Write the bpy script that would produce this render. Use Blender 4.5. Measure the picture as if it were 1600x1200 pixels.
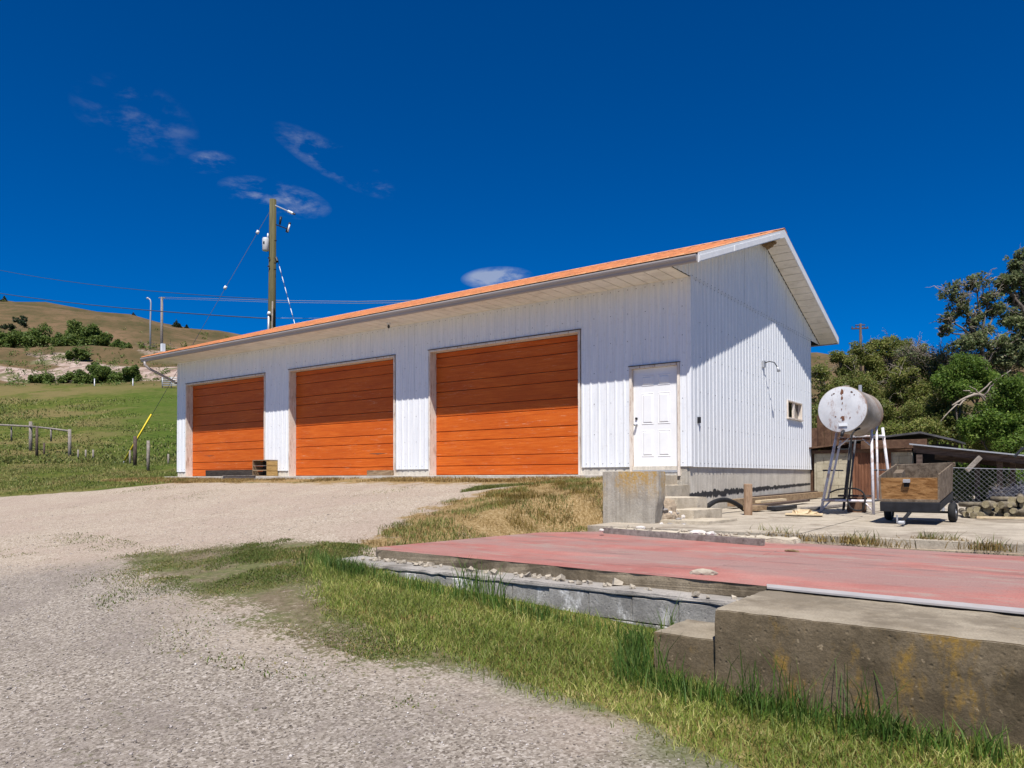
import bpy, bmesh, math, random
import numpy as np
from mathutils import Vector, Matrix, noise as mnoise

for o in list(bpy.data.objects):
    bpy.data.objects.remove(o, do_unlink=True)
S = bpy.context.scene
COL = S.collection
R = math.radians

# ------------------------------------------------------------------ camera
YAW, PITCH, ROLL = R(-36.38), R(.882), R(.139)
CAM = np.array([5.864, -13.859, -.046])
fw = np.array([math.sin(YAW), math.cos(YAW), 0.]); rt = np.array([math.cos(YAW), -math.sin(YAW), 0.]); UP = np.array([0, 0, 1.])
fw2 = fw*math.cos(PITCH)+UP*math.sin(PITCH); up2 = UP*math.cos(PITCH)-fw*math.sin(PITCH)
cd = bpy.data.cameras.new('camera'); cam = bpy.data.objects.new('camera', cd); COL.objects.link(cam)
r_ = rt*math.cos(ROLL)-up2*math.sin(ROLL); u_ = rt*math.sin(ROLL)+up2*math.cos(ROLL)
M = Matrix(((r_[0], u_[0], -fw2[0], CAM[0]), (r_[1], u_[1], -fw2[1], CAM[1]), (r_[2], u_[2], -fw2[2], CAM[2]), (0, 0, 0, 1)))
cam.matrix_world = M
cd.sensor_fit = 'HORIZONTAL'; cd.sensor_width = 36; cd.lens = 36*1168.6/1600; cd.shift_y = 127.3/1600
cd.clip_start = .05; cd.clip_end = 3000
S.camera = cam
S.render.engine = 'CYCLES'
S.render.resolution_x, S.render.resolution_y = 1024, 768

# ------------------------------------------------------------------ sky and sun
SUND = np.array([.60, -1.0, 2.0]); SUND /= np.linalg.norm(SUND)
W = bpy.data.worlds.new('World'); S.world = W; W.use_nodes = True
nt = W.node_tree; nt.nodes.clear()
def wn(t, **k):
    n = nt.nodes.new(t)
    for a, b in k.items(): setattr(n, a, b)
    return n
def wl(a, b): nt.links.new(a, b)
sky = wn('ShaderNodeTexSky', sky_type='NISHITA', sun_disc=False, sun_elevation=math.asin(SUND[2]),
         sun_rotation=math.atan2(SUND[0], SUND[1]), altitude=1500, air_density=1.0, dust_density=0.0, ozone_density=6.0)
gam = wn('ShaderNodeHueSaturation'); gam.inputs['Saturation'].default_value = 1.22; gam.inputs['Value'].default_value = .95
tint = wn('ShaderNodeMix', data_type='RGBA', blend_type='MULTIPLY'); tint.inputs['Factor'].default_value = 1; tint.inputs['B'].default_value = (.62, .85, 1.22, 1)
wl(sky.outputs[0], tint.inputs['A']); wl(tint.outputs['Result'], gam.inputs['Color'])
tc = wn('ShaderNodeTexCoord')
def wmath(op, a, b=None):
    n = wn('ShaderNodeMath', operation=op)
    for i, v in enumerate((a, b)):
        if v is None: continue
        if hasattr(v, 'is_linked'): wl(v, n.inputs[i])
        else: n.inputs[i].default_value = v
    return n.outputs[0]
nz = wn('ShaderNodeTexNoise'); nz.inputs['Scale'].default_value = 14; nz.inputs['Detail'].default_value = 7; nz.inputs['Roughness'].default_value = .62; nz.inputs['Distortion'].default_value = .15
mp = wn('ShaderNodeMapping'); mp.inputs['Scale'].default_value = (1, 1, 2.6)
wl(tc.outputs['Generated'], mp.inputs['Vector']); wl(mp.outputs[0], nz.inputs['Vector'])
tot = None
def pdir(px, py):
    x = (px-800)/1168.6; y = -(py-727.3)/1168.6
    return fw2+x*rt+y*up2
for (px, py, sx, sy, amt, sl) in ((215, 185, .050, .032, .30, .25), (525, 252, .062, .016, .68, .42), (432, 308, .050, .016, .95, .12), (778, 434, .036, .011, 1.5, -.05), (330, 252, .022, .010, .7, -.2)):
    d = pdir(px, py); d /= np.linalg.norm(d)
    e1 = np.cross(d, UP); e1 /= np.linalg.norm(e1); e2 = np.cross(e1, d)
    a1 = e1*math.cos(sl)-e2*math.sin(sl); a2 = e1*math.sin(sl)+e2*math.cos(sl)
    def dot(ax, s):
        n = wn('ShaderNodeVectorMath', operation='DOT_PRODUCT'); wl(tc.outputs['Generated'], n.inputs[0]); n.inputs[1].default_value = tuple(ax/s)
        return wmath('SUBTRACT', n.outputs['Value'], float(ax@d/s))
    q1, q2 = dot(a1, sx), dot(a2, sy)
    rr = wmath('ADD', wmath('MULTIPLY', q1, q1), wmath('MULTIPLY', q2, q2))
    front = wn('ShaderNodeVectorMath', operation='DOT_PRODUCT'); wl(tc.outputs['Generated'], front.inputs[0]); front.inputs[1].default_value = tuple(d)
    m = wmath('MULTIPLY', wmath('MAXIMUM', wmath('SUBTRACT', 1.0, wmath('MULTIPLY', rr, .55)), 0.0), wmath('GREATER_THAN', front.outputs['Value'], 0.0))
    m = wmath('MULTIPLY', m, amt)
    tot = m if tot is None else wmath('ADD', tot, m)
nr = wn('ShaderNodeMapRange', interpolation_type='SMOOTHSTEP'); wl(nz.outputs[0], nr.inputs[0]); nr.inputs[1].default_value = .46; nr.inputs[2].default_value = .76
cl = wmath('MINIMUM', wmath('MULTIPLY', wmath('MULTIPLY', tot, nr.outputs[0]), .62), .45)
mx = wn('ShaderNodeMix', data_type='RGBA'); wl(cl, mx.inputs['Factor']); wl(gam.outputs[0], mx.inputs['A']); mx.inputs['B'].default_value = (8.0, 8.4, 8.8, 1)
bg = wn('ShaderNodeBackground'); bg.inputs['Strength'].default_value = .06
wo = wn('ShaderNodeOutputWorld'); wl(mx.outputs['Result'], bg.inputs['Color']); wl(bg.outputs[0], wo.inputs[0])

sl_ = bpy.data.lights.new('sun', 'SUN'); sl_.energy = 5.0; sl_.angle = R(.5); sl_.color = (1, .955, .89)
so = bpy.data.objects.new('sun', sl_); COL.objects.link(so)
so.rotation_euler = Vector(SUND).to_track_quat('Z', 'Y').to_euler(); so.location = (10, -20, 30)
S.view_settings.view_transform = 'Standard'; S.view_settings.look = 'None'; S.view_settings.gamma = 1; S.view_settings.use_curve_mapping = False
S.view_settings.exposure = .45

# ------------------------------------------------------------------ helpers
def at(px, py, depth):           # a point of the place, from where it shows and how many metres off it stands
    d = pdir(px, py); return CAM+d*depth/(d@fw)
def onZ(px, py, z): d = pdir(px, py); return CAM+d*(z-CAM[2])/d[2]
def onY(px, py, y): d = pdir(px, py); return CAM+d*(y-CAM[1])/d[1]
def onX(px, py, x): d = pdir(px, py); return CAM+d*(x-CAM[0])/d[0]

def tag(o, label=None, cat=None, group=None, kind=None):
    if label: o['label'] = label
    if cat: o['category'] = cat
    if group: o['group'] = group
    if kind: o['kind'] = kind
    return o
def empty(name, loc, label, cat, group=None, rot=(0, 0, 0)):
    o = bpy.data.objects.new(name, None); COL.objects.link(o); o.location = loc; o.rotation_euler = rot
    o.empty_display_size = .2
    bpy.context.view_layer.update()
    return tag(o, label, cat, group)
def link(name, me, mat, parent=None, loc=None, rot=None):
    o = bpy.data.objects.new(name, me); COL.objects.link(o)
    if mat is not None and not me.materials: me.materials.append(mat)
    if parent is not None: o.parent = parent
    if loc is not None: o.location = loc
    if rot is not None: o.rotation_euler = rot
    return o
class MB:
    """collects shapes in world (or local) coordinates and links them as ONE mesh"""
    def __init__(s, origin=(0, 0, 0)): s.v = []; s.f = []; s.o = np.array(origin, float)
    def add(s, vs, fs):
        n = len(s.v); s.v += [tuple(np.array(v, float)-s.o) for v in vs]; s.f += [tuple(i+n for i in f) for f in fs]; return s
    def box(s, c, d, rz=0, rx=0, ry=0, jit=0):
        m = Matrix.Rotation(rz, 3, 'Z') @ Matrix.Rotation(ry, 3, 'Y') @ Matrix.Rotation(rx, 3, 'X')
        vs = []
        for x in (-1, 1):
            for y in (-1, 1):
                for z in (-1, 1):
                    p = m @ Vector((x*d[0]/2, y*d[1]/2, z*d[2]/2))
                    vs.append((c[0]+p.x+random.uniform(-jit, jit), c[1]+p.y+random.uniform(-jit, jit), c[2]+p.z+random.uniform(-jit, jit)))
        return s.add(vs, [(0, 1, 3, 2), (4, 6, 7, 5), (0, 4, 5, 1), (2, 3, 7, 6), (0, 2, 6, 4), (1, 5, 7, 3)])
    def b2(s, lo, hi): 
        lo = np.array(lo, float); hi = np.array(hi, float); return s.box((lo+hi)/2, hi-lo)
    def tube(s, pts, r, n=8, cap=True):
        pts = [Vector(p) for p in pts]
        if not hasattr(r, '__len__'): r = [r]*len(pts)
        rings = []; prev = None
        for i, p in enumerate(pts):
            d = (pts[min(i+1, len(pts)-1)]-pts[max(i-1, 0)])
            if d.length < 1e-9: d = Vector((0, 0, 1))
            d.normalize()
            a = prev if prev is not None else (Vector((0, 0, 1)) if abs(d.z) < .9 else Vector((1, 0, 0)))
            u = (a-d*a.dot(d)); 
            if u.length < 1e-6: u = d.orthogonal()
            u.normalize(); prev = u; w = d.cross(u)
            rings.append([p+(u*math.cos(2*math.pi*k/n)+w*math.sin(2*math.pi*k/n))*r[i] for k in range(n)])
        vs = [v for rg in rings for v in rg]; fs = []
        for i in range(len(rings)-1):
            for k in range(n):
                fs.append((i*n+k, i*n+(k+1) % n, (i+1)*n+(k+1) % n, (i+1)*n+k))
        if cap:
            fs.append(tuple(range(n-1, -1, -1))); fs.append(tuple(range((len(rings)-1)*n, len(rings)*n)))
        return s.add(vs, fs)
    def prism(s, poly, z0, z1):
        n = len(poly); z0s = z0 if hasattr(z0, '__len__') else [z0]*n; z1s = z1 if hasattr(z1, '__len__') else [z1]*n
        vs = [(p[0], p[1], a) for p, a in zip(poly, z0s)]+[(p[0], p[1], a) for p, a in zip(poly, z1s)]
        return s.add(vs, [tuple(range(n-1, -1, -1)), tuple(range(n, 2*n))]+[(i, (i+1) % n, n+(i+1) % n, n+i) for i in range(n)])
    def mesh(s, name, smooth=False):
        me = bpy.data.meshes.new(name); me.from_pydata(s.v, [], s.f); me.update()
        if smooth: me.polygons.foreach_set('use_smooth', [True]*len(me.polygons))
        return me
    def build(s, name, mat, parent=None, smooth=False, bevel=0, fix=True):
        me = s.mesh(name, smooth)
        if fix or bevel:
            bm = bmesh.new(); bm.from_mesh(me)
            bmesh.ops.recalc_face_normals(bm, faces=bm.faces)
            if bevel: bmesh.ops.bevel(bm, geom=list(bm.edges), offset=bevel, segments=1, affect='EDGES')
            bm.to_mesh(me); bm.free()
        o = link(name, me, mat)
        if parent is not None:                       # vertices were given in world coordinates: bring them into the parent's frame
            o.parent = parent; o.matrix_parent_inverse = parent.matrix_world.inverted()
        if tuple(s.o) != (0, 0, 0): o.location = Vector(s.o)
        return o
def soup(name, V, F, mat, parent=None, smooth=False):
    """big numpy triangle or quad meshes"""
    me = bpy.data.meshes.new(name); V = np.ascontiguousarray(V, np.float32); F = np.ascontiguousarray(F, np.int32); k = F.shape[1]
    me.vertices.add(len(V)); me.vertices.foreach_set('co', V.ravel())
    me.loops.add(F.size); me.loops.foreach_set('vertex_index', F.ravel())
    me.polygons.add(len(F)); me.polygons.foreach_set('loop_start', np.arange(0, F.size, k, dtype=np.int32))
    me.update(calc_edges=True); me.validate()
    if smooth: me.polygons.foreach_set('use_smooth', [True]*len(me.polygons))
    o = link(name, me, mat)
    if parent is not None: o.parent = parent; o.matrix_parent_inverse = parent.matrix_world.inverted()
    return o
def rough(name, lo, hi, mat, parent=None, cut=.08, amp=.008, bev=.015, seed=0, scale=6., skew=None):
    """a cast block with worn, uneven faces and chipped arrises"""
    lo = np.array(lo, float); hi = np.array(hi, float)
    bm = bmesh.new(); bmesh.ops.create_cube(bm, size=1)
    c = (lo+hi)/2; d = hi-lo
    for v in bm.verts: v.co = Vector((c[0]+v.co.x*d[0], c[1]+v.co.y*d[1], c[2]+v.co.z*d[2]))
    if bev: bmesh.ops.bevel(bm, geom=list(bm.edges), offset=bev, segments=2, affect='EDGES')
    for ax in range(3):
        n = min(int(d[ax]/cut), 60)
        for i in range(1, n):
            co = Vector((0, 0, 0)); co[ax] = lo[ax]+d[ax]*i/n; no = Vector((0, 0, 0)); no[ax] = 1
            bmesh.ops.bisect_plane(bm, geom=bm.verts[:]+bm.edges[:]+bm.faces[:], plane_co=co, plane_no=no)
    bm.normal_update()
    off = Vector((seed*7.1, seed*3.3, seed*1.7)); mv = []
    for v in bm.verts:
        p = v.co*scale+off
        a = mnoise.fractal(p, 1.0, 2.0, 4)*amp
        edge = sum(1 for k in range(3) if min(v.co[k]-lo[k], hi[k]-v.co[k]) < bev*1.2)
        if edge >= 2: a -= abs(mnoise.noise(v.co*9+off))*amp*2.2
        mv.append(v.normal*a)
    for v, m_ in zip(bm.verts, mv): v.co += m_
    if skew:
        for v in bm.verts: v.co = Vector(skew(v.co))
    bmesh.ops.triangulate(bm, faces=bm.faces)
    me = bpy.data.meshes.new(name); bm.to_mesh(me); bm.free(); me.polygons.foreach_set('use_smooth', [True]*len(me.polygons)); me.set_sharp_from_angle(angle=R(38))
    o = link(name, me, mat)
    if parent is not None: o.parent = parent; o.matrix_parent_inverse = parent.matrix_world.inverted()
    return o
def stone_mesh(name, seed, sub=2, amp=.28):
    bm = bmesh.new(); bmesh.ops.create_icosphere(bm, subdivisions=sub, radius=1)
    off = Vector((seed*3.7, seed*1.9, seed*5.3))
    for v in bm.verts:
        v.co *= 1+amp*mnoise.noise(v.co*1.3+off)+amp*.5*mnoise.noise(v.co*3+off)
    me = bpy.data.meshes.new(name); bm.to_mesh(me); bm.free(); return me

# ------------------------------------------------------------------ materials
class NT:
    def __init__(s, name):
        s.m = bpy.data.materials.new(name); s.m.use_nodes = True; s.t = s.m.node_tree; s.t.nodes.clear()
        s.out = s.n('ShaderNodeOutputMaterial'); s.b = s.n('ShaderNodeBsdfPrincipled'); s.l(s.b.outputs[0], s.out.inputs[0])
        s.b.inputs['Specular IOR Level'].default_value = .3
        s.pos = s.n('ShaderNodeNewGeometry')
    def n(s, t, **k):
        nd = s.t.nodes.new(t)
        for a, b in k.items(): setattr(nd, a, b)
        return nd
    def l(s, a, b): s.t.links.new(a, b)
    def put(s, sock, v):
        if hasattr(v, 'is_linked'): s.l(v, sock)
        elif hasattr(v, '__len__'): sock.default_value = tuple(v)+((1,) if len(v) == 3 and sock.type == 'RGBA' else ())
        else: sock.default_value = v
    def coord(s, sc=(1, 1, 1), rot=(0, 0, 0), local=False):
        mp = s.n('ShaderNodeMapping'); mp.inputs['Scale'].default_value = sc; mp.inputs['Rotation'].default_value = rot
        if local:
            if not hasattr(s, 'tcn'): s.tcn = s.n('ShaderNodeTexCoord')
            s.l(s.tcn.outputs['Object'], mp.inputs[0])
        else: s.l(s.pos.outputs['Position'], mp.inputs[0])
        return mp.outputs[0]
    def noise(s, scale=5, detail=5, rough=.6, sc=(1, 1, 1), dist=0, local=False, rot=(0, 0, 0)):
        nd = s.n('ShaderNodeTexNoise'); nd.inputs['Scale'].default_value = scale; nd.inputs['Detail'].default_value = detail
        nd.inputs['Roughness'].default_value = rough; nd.inputs['Distortion'].default_value = dist
        s.l(s.coord(sc, rot, local), nd.inputs['Vector'])
        ma = s.n('ShaderNodeMath', operation='MULTIPLY_ADD'); s.l(nd.outputs[0], ma.inputs[0]); ma.inputs[1].default_value = 1.75; ma.inputs[2].default_value = -.375
        return ma.outputs[0]
    def voro(s, scale=20, feature='F1', sc=(1, 1, 1), out='Distance', rand=1):
        nd = s.n('ShaderNodeTexVoronoi', feature=feature); nd.inputs['Scale'].default_value = scale; nd.inputs['Randomness'].default_value = rand
        s.l(s.coord(sc), nd.inputs['Vector']); return nd.outputs[out]
    def rng(s, v, a, b, c=0., d=1., smooth=True):
        nd = s.n('ShaderNodeMapRange', interpolation_type='SMOOTHSTEP' if smooth else 'LINEAR')
        s.l(v, nd.inputs[0])
        for i, q in enumerate((a, b, c, d)): nd.inputs[1+i].default_value = q
        return nd.outputs[0]
    def math(s, op, a, b=0.):
        nd = s.n('ShaderNodeMath', operation=op); s.put(nd.inputs[0], a); s.put(nd.inputs[1], b); return nd.outputs[0]
    def mix(s, f, a, b, mode='MIX'):
        nd = s.n('ShaderNodeMix', data_type='RGBA', blend_type=mode); s.put(nd.inputs['Factor'], f); s.put(nd.inputs['A'], a); s.put(nd.inputs['B'], b); return nd.outputs['Result']
    def ramp(s, v, stops):
        nd = s.n('ShaderNodeValToRGB'); s.l(v, nd.inputs[0]); e = nd.color_ramp.elements
        while len(e) < len(stops): e.new(.5)
        for q, (p, c) in zip(e, stops): q.position = p; q.color = tuple(c)+(1,)
        return nd.outputs[0]
    def attr(s, name):
        nd = s.n('ShaderNodeAttribute', attribute_name=name); return nd.outputs['Fac']
    def bump(s, h, strength=.3, dist=.01):
        nd = s.n('ShaderNodeBump'); nd.inputs['Strength'].default_value = strength; nd.inputs['Distance'].default_value = dist
        s.l(h, nd.inputs['Height'])
        if s.b.inputs['Normal'].is_linked: s.l(s.b.inputs['Normal'].links[0].from_socket, nd.inputs['Normal'])
        s.l(nd.outputs[0], s.b.inputs['Normal'])
    def done(s, col, rough=.6, metal=0, spec=None):
        s.put(s.b.inputs['Base Color'], col); s.put(s.b.inputs['Roughness'], rough); s.b.inputs['Metallic'].default_value = metal
        if spec is not None: s.b.inputs['Specular IOR Level'].default_value = spec
        return s.m
def simple(name, c, rough=.6, var=.18, scale=6, sc=(1, 1, 1), bump=.15, bd=.004, metal=0, dirt=None, dirt_amt=.5, local=False):
    t = NT(name); a = t.noise(scale, 6, .65, sc, local=local)
    c = np.array(c)
    col = t.ramp(a, [(.25, c*(1-var)), (.75, np.minimum(c*(1+var), 1))])
    if dirt is not None:
        col = t.mix(t.rng(t.noise(scale*.6, 8, .7, sc, local=local), .5, .72, 0, dirt_amt), col, dirt)
    if bump: t.bump(t.noise(scale*6, 4, .6, sc, local=local), bump, bd)
    return t.done(col, rough, metal)
def m_siding():
    t = NT('white_painted_metal')
    st = t.noise(3, 6, .6, (9, 9, .35)); sp = t.noise(14, 5, .7)
    col = t.ramp(st, [(.3, (.70, .72, .75)), (.7, (.80, .81, .82))])
    col = t.mix(t.rng(sp, .58, .8, 0, .25), col, (.52, .50, .46))
    t.bump(t.noise(2.2, 3, .5), .12, .02)
    return t.done(col, .42, spec=.4)
def m_door():
    t = NT('orange_door_paint')
    g = t.noise(1.2, 8, .7, (1.6, 1.6, 28)); b = t.noise(.7, 3, .5, (1, 1, 3))
    col = t.ramp(g, [(.25, (.47, .082, .006)), (.5, (.55, .108, .009)), (.8, (.62, .145, .018))])
    col = t.mix(t.rng(b, .35, .75, 0, .30), col, (.38, .058, .005))
    sc = t.math('MULTIPLY', t.rng(t.noise(5, 8, .8, (.5, .5, 9)), .64, .76), t.rng(t.noise(.9, 3, .5), .36, .60))
    col = t.mix(t.math('MULTIPLY', sc, .75), col, (.72, .42, .26))
    t.bump(g, .25, .006)
    return t.done(col, .55, spec=.25)
def m_trim():
    t = NT('weathered_trim_paint')
    g = t.noise(3, 7, .7, (8, 8, .8))
    col = t.ramp(t.noise(4, 5), [(.3, (.64, .56, .48)), (.7, (.73, .66, .58))])
    col = t.mix(t.rng(g, .58, .68, 0, .8), col, (.36, .24, .17))
    t.bump(g, .4, .006)
    return t.done(col, .7)
def m_conc(name, c1, c2, stain=(.12, .11, .09), lichen=None, vert=False, amt=.6, pits=True, zr=None, fleck=False):
    t = NT(name)
    col = t.ramp(t.noise(2.3, 9, .68), [(.28, c1), (.72, c2)])
    if vert:
        v = t.noise(1.6, 4, .6, (11, 11, .35)); col = t.mix(t.rng(v, .42, .7, 0, .45), col, np.array(c1)*.72)
        t.bump(v, .5, .015)
    col = t.mix(t.rng(t.noise(1.1, 10, .72, (1, 1, .8 if not vert else .35)), .50, .70, 0, amt), col, stain)
    fine = t.noise(70, 4, .7); col = t.mix(t.rng(fine, .35, .7, 0, .35), col, np.array(c1)*.6)
    if lichen is not None:
        lc, thr = lichen
        f = t.math('MULTIPLY', t.rng(t.noise(1.9, 10, .74, (1.2, 1.2, .5)), thr, thr+.2), t.rng(t.noise(34, 5, .75), .15, .65))
        if zr: sx = t.n('ShaderNodeSeparateXYZ'); t.l(t.pos.outputs['Position'], sx.inputs[0]); f = t.math('MULTIPLY', f, t.rng(sx.outputs[2], *zr))
        col = t.mix(f, col, lc)
    if fleck: col = t.mix(t.rng(t.noise(17, 3, .6), .76, .86, 0, .7), col, np.minimum(np.array(c2)*1.9, .8))
    t.bump(t.noise(24, 7, .75), .5, .012)
    if pits: t.bump(t.rng(t.voro(17), .0, .22), .35, .012)
    return t.done(col, .9, spec=.15)
def m_red():
    t = NT('worn_red_paint')
    col = t.ramp(t.noise(1.2, 9, .7), [(.25, (.31, .115, .098)), (.55, (.38, .155, .13)), (.8, (.42, .20, .17))])
    sy = t.n('ShaderNodeSeparateXYZ'); t.l(t.pos.outputs['Position'], sy.inputs[0]); wear = t.rng(t.math('ADD', sy.outputs[1], t.math('MULTIPLY', sy.outputs[0], .09)), -8.05, -7.0, .35, 1)
    col = t.mix(t.math('MULTIPLY', t.rng(t.noise(.8, 10, .72, (.7, 1.5, 1)), .36, .62, 0, .85), wear), col, (.29, .185, .165))
    col = t.mix(t.rng(t.noise(1.8, 11, .75, (.45, 1.6, 1)), .56, .70, 0, .7), col, (.31, .255, .215))
    col = t.mix(t.rng(t.noise(1.5, 10, .75, (.35, 2.2, 1), rot=(0, 0, .2)), .58, .74, 0, .6), col, (.14, .095, .086))
    col = t.mix(t.rng(t.noise(60, 4, .7), .5, .75, 0, .6), col, (.20, .105, .09))
    col = t.mix(t.rng(t.noise(9, 9, .8, (.8, 1.3, 1)), .60, .78, 0, .65), col, (.33, .25, .21))
    t.bump(t.noise(40, 6, .7), .35, .006)
    return t.done(col, .8, spec=.2)
def m_wood(name, c1, c2, dark=(.05, .04, .03), sc=(1, 1, 1), gs=4, rough=.8, amt=.5, local=True):
    t = NT(name)
    g = t.noise(gs, 9, .72, sc, dist=.8, local=local)
    col = t.ramp(g, [(.3, c1), (.7, c2)])
    col = t.mix(t.rng(t.noise(gs*2.3, 8, .75, sc, local=local), .55, .72, 0, amt), col, dark)
    t.bump(g, .5, .006)
    return t.done(col, rough, spec=.15)
def m_leaf(name, c1, c2, c3, trans=.35, rough=.55):
    t = NT(name)
    rnd = t.pos.outputs['Random Per Island']
    col = t.ramp(rnd, [(0, c1), (.6, c2), (1, c3)])
    big = t.noise(.9, 3, .5); col = t.mix(t.rng(big, .35, .7, 0, .55), col, np.array(c1)*.75)
    t.put(t.b.inputs['Base Color'], col); t.b.inputs['Roughness'].default_value = rough; t.b.inputs['Specular IOR Level'].default_value = .25
    tr = t.n('ShaderNodeBsdfTranslucent'); t.put(tr.inputs[0], t.mix(.5, col, (np.array(c3)*1.2).tolist()))
    ms = t.n('ShaderNodeMixShader'); ms.inputs[0].default_value = trans
    t.l(t.b.outputs[0], ms.inputs[1]); t.l(tr.outputs[0], ms.inputs[2]); t.l(ms.outputs[0], t.out.inputs[0])
    return t.m
def m_tank(end=False):
    t = NT('tank_paint_end' if end else 'tank_paint_side')
    base = t.ramp(t.noise(2.5, 7, .65), [(.3, (.50, .51, .53)), (.7, (.62, .63, .65))]) if end else t.ramp(t.noise(2.5, 8, .7, (1, .5, 1)), [(.3, (.20, .165, .13)), (.7, (.36, .32, .28))])
    rust = (.22, .085, .035)
    f = t.rng(t.noise(6 if end else 3, 9, .75, (1, 1, .45)), .54 if end else .50, .80 if end else .78, 0, .7)
    col = t.mix(f, base, rust)
    if end: col = t.mix(t.rng(t.noise(16, 6, .7, (1, 1, .6)), .80, .88, 0, .9), col, (.10, .07, .06))
    t.bump(t.noise(20, 5, .7), .2, .006)
    return t.done(col, .55)
def m_corr():
    t = NT('rusty_corrugated_iron')
    col = t.ramp(t.noise(2.2, 8, .7, (3, 3, .6)), [(.25, (.09, .038, .022)), (.55, (.16, .068, .036)), (.8, (.22, .11, .064))])
    t.bump(t.noise(20, 4), .2, .005)
    return t.done(col, .8)

SIDING = m_siding(); DOORP = m_door(); TRIM = m_trim()
WHITE = simple('white_door_paint', (.80, .80, .80), .35, .03, 3, bump=.03)
SOFFIT = simple('soffit_aluminium', (.82, .78, .70), .55, .06, 4, (1, 1, 1), bump=.05, dirt=(.42, .37, .30), dirt_amt=.3)
FASCIA = simple('white_fascia', (.74, .74, .74), .45, .05, 5, bump=.04)
GUTTER = simple('taupe_gutter', (.34, .31, .30), .4, .08, 3, (.3, 4, 4), bump=.04)
ROOF = simple('orange_roof_sheet', (.70, .34, .16), .55, .12, 3, bump=.05, dirt=(.40, .19, .10), dirt_amt=.5)
FOUND = m_conc('foundation_concrete', (.58, .53, .45), (.70, .65, .56), (.44, .39, .32), vert=True, amt=.35, pits=False)
APRON = m_conc('sill_concrete', (.44, .40, .35), (.58, .54, .48), (.30, .26, .22), amt=.4)
TAR = simple('black_tar', (.035, .035, .037), .7, .3, 20)
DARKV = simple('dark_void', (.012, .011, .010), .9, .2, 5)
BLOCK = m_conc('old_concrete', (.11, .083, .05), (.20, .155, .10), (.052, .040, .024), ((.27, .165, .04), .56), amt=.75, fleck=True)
WING = m_conc('wing_wall_concrete', (.36, .325, .27), (.50, .46, .39), (.23, .20, .155), ((.42, .25, .05), .40), vert=True, amt=.4, zr=(-.50, .03))
STEPC = m_conc('step_concrete', (.44, .38, .29), (.60, .53, .42), (.24, .19, .13), amt=.45)
PADC = m_conc('yard_concrete', (.33, .285, .225), (.48, .42, .335), (.20, .16, .12), amt=.7)
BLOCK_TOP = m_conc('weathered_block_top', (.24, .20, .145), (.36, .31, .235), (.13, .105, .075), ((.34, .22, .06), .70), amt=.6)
EDGEC = m_conc('slab_edge_concrete', (.17, .135, .09), (.30, .25, .18), (.075, .058, .038), amt=.7)
CMU = m_conc('block_wall_concrete', (.21, .20, .185), (.36, .345, .32), (.075, .07, .063), ((.70, .69, .67), .47), amt=.6)
LEDGE = m_conc('ledge_concrete', (.27, .25, .225), (.40, .37, .335), (.12, .105, .085), amt=.7)
REDS = m_red()
SHEDC = m_conc('shed_blockwork', (.36, .32, .235), (.50, .455, .345), (.25, .215, .15), amt=.4)
CORR = m_corr()
PLY = m_wood('weathered_plywood', (.17, .075, .022), (.38, .21, .085), (.075, .035, .015), (1.6, 1, 7), 3.0, .7, .75)
DGREYW = m_wood('dark_grey_wood', (.11, .08, .056), (.23, .18, .13), (.04, .033, .028), (6, 6, 6), 1.5)
GREYW = m_wood('grey_wood', (.17, .145, .125), (.30, .265, .235), (.06, .05, .045), (6, 6, 6), 1.5)
POSTW = m_wood('post_timber', (.20, .12, .07), (.36, .25, .165), (.06, .04, .03), (7, 7, .7), 2.0)
TIE = m_wood('creosote_timber', (.035, .028, .024), (.075, .062, .052), (.012, .011, .01), (1, 6, 6), 2.0)
LUMB = m_wood('old_lumber', (.20, .13, .075), (.36, .26, .16), (.08, .055, .04), (1.2, 5, 5), 2.0)
YELW = m_wood('crate_boards', (.34, .21, .075), (.50, .34, .14), (.14, .085, .04), (2, 2, 9), 2.0)
PALEW = m_wood('pale_lumber', (.52, .40, .24), (.68, .56, .38), (.30, .20, .11), (2, 6, 6), 2.0)
POLEW = m_wood('treated_pole', (.07, .062, .028), (.125, .112, .056), (.045, .05, .025), (9, 9, .4), 1.5, local=False)
LOGB = m_wood('log_bark', (.12, .10, .07), (.24, .205, .15), (.06, .05, .04), (6, 6, 6), 2)
LOGE = m_wood('log_end', (.20, .165, .095), (.36, .31, .20), (.10, .078, .05), (5, 5, 5), 2)
BARK = m_wood('bark', (.075, .06, .048), (.17, .145, .12), (.03, .026, .022), (6, 6, 1.5), 2, local=False)
TWIG = m_wood('dead_twig', (.22, .18, .145), (.36, .31, .26), (.10, .08, .07), (6, 6, 6), 2, local=False)
BLACKM = simple('black_metal', (.018, .019, .023), .45, .3, 8)
RUBBER = simple('rubber', (.016, .016, .017), .75, .25, 12)
MESHG = simple('weathered_fence_wire', (.20, .20, .21), .6, .15, 10, metal=.2)
GALV = simple('galvanised_steel', (.42, .43, .45), .45, .1, 10, metal=.4)
PIPEW = simple('white_pipe_paint', (.62, .60, .63), .5, .08, 12, dirt=(.30, .16, .10), dirt_amt=.6)
PIPED = simple('dark_pipe', (.06, .06, .068), .5, .3, 9)
STRIP = simple('pale_metal_strip', (.36, .34, .33), .5, .08, 5, dirt=(.36, .30, .27), dirt_amt=.5)
TANKE = m_tank(True); TANKS = m_tank(False)
SHROOF = simple('shed_roof_felt', (.075, .072, .075), .8, .3, 4)
DARKW = m_wood('dark_timber', (.06, .042, .034), (.13, .095, .08), (.02, .016, .014), (1, 6, 6), 2)
BROWNB = m_wood('brown_boards', (.075, .04, .026), (.14, .082, .052), (.05, .03, .02), (3, 3, 3), 2)
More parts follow.
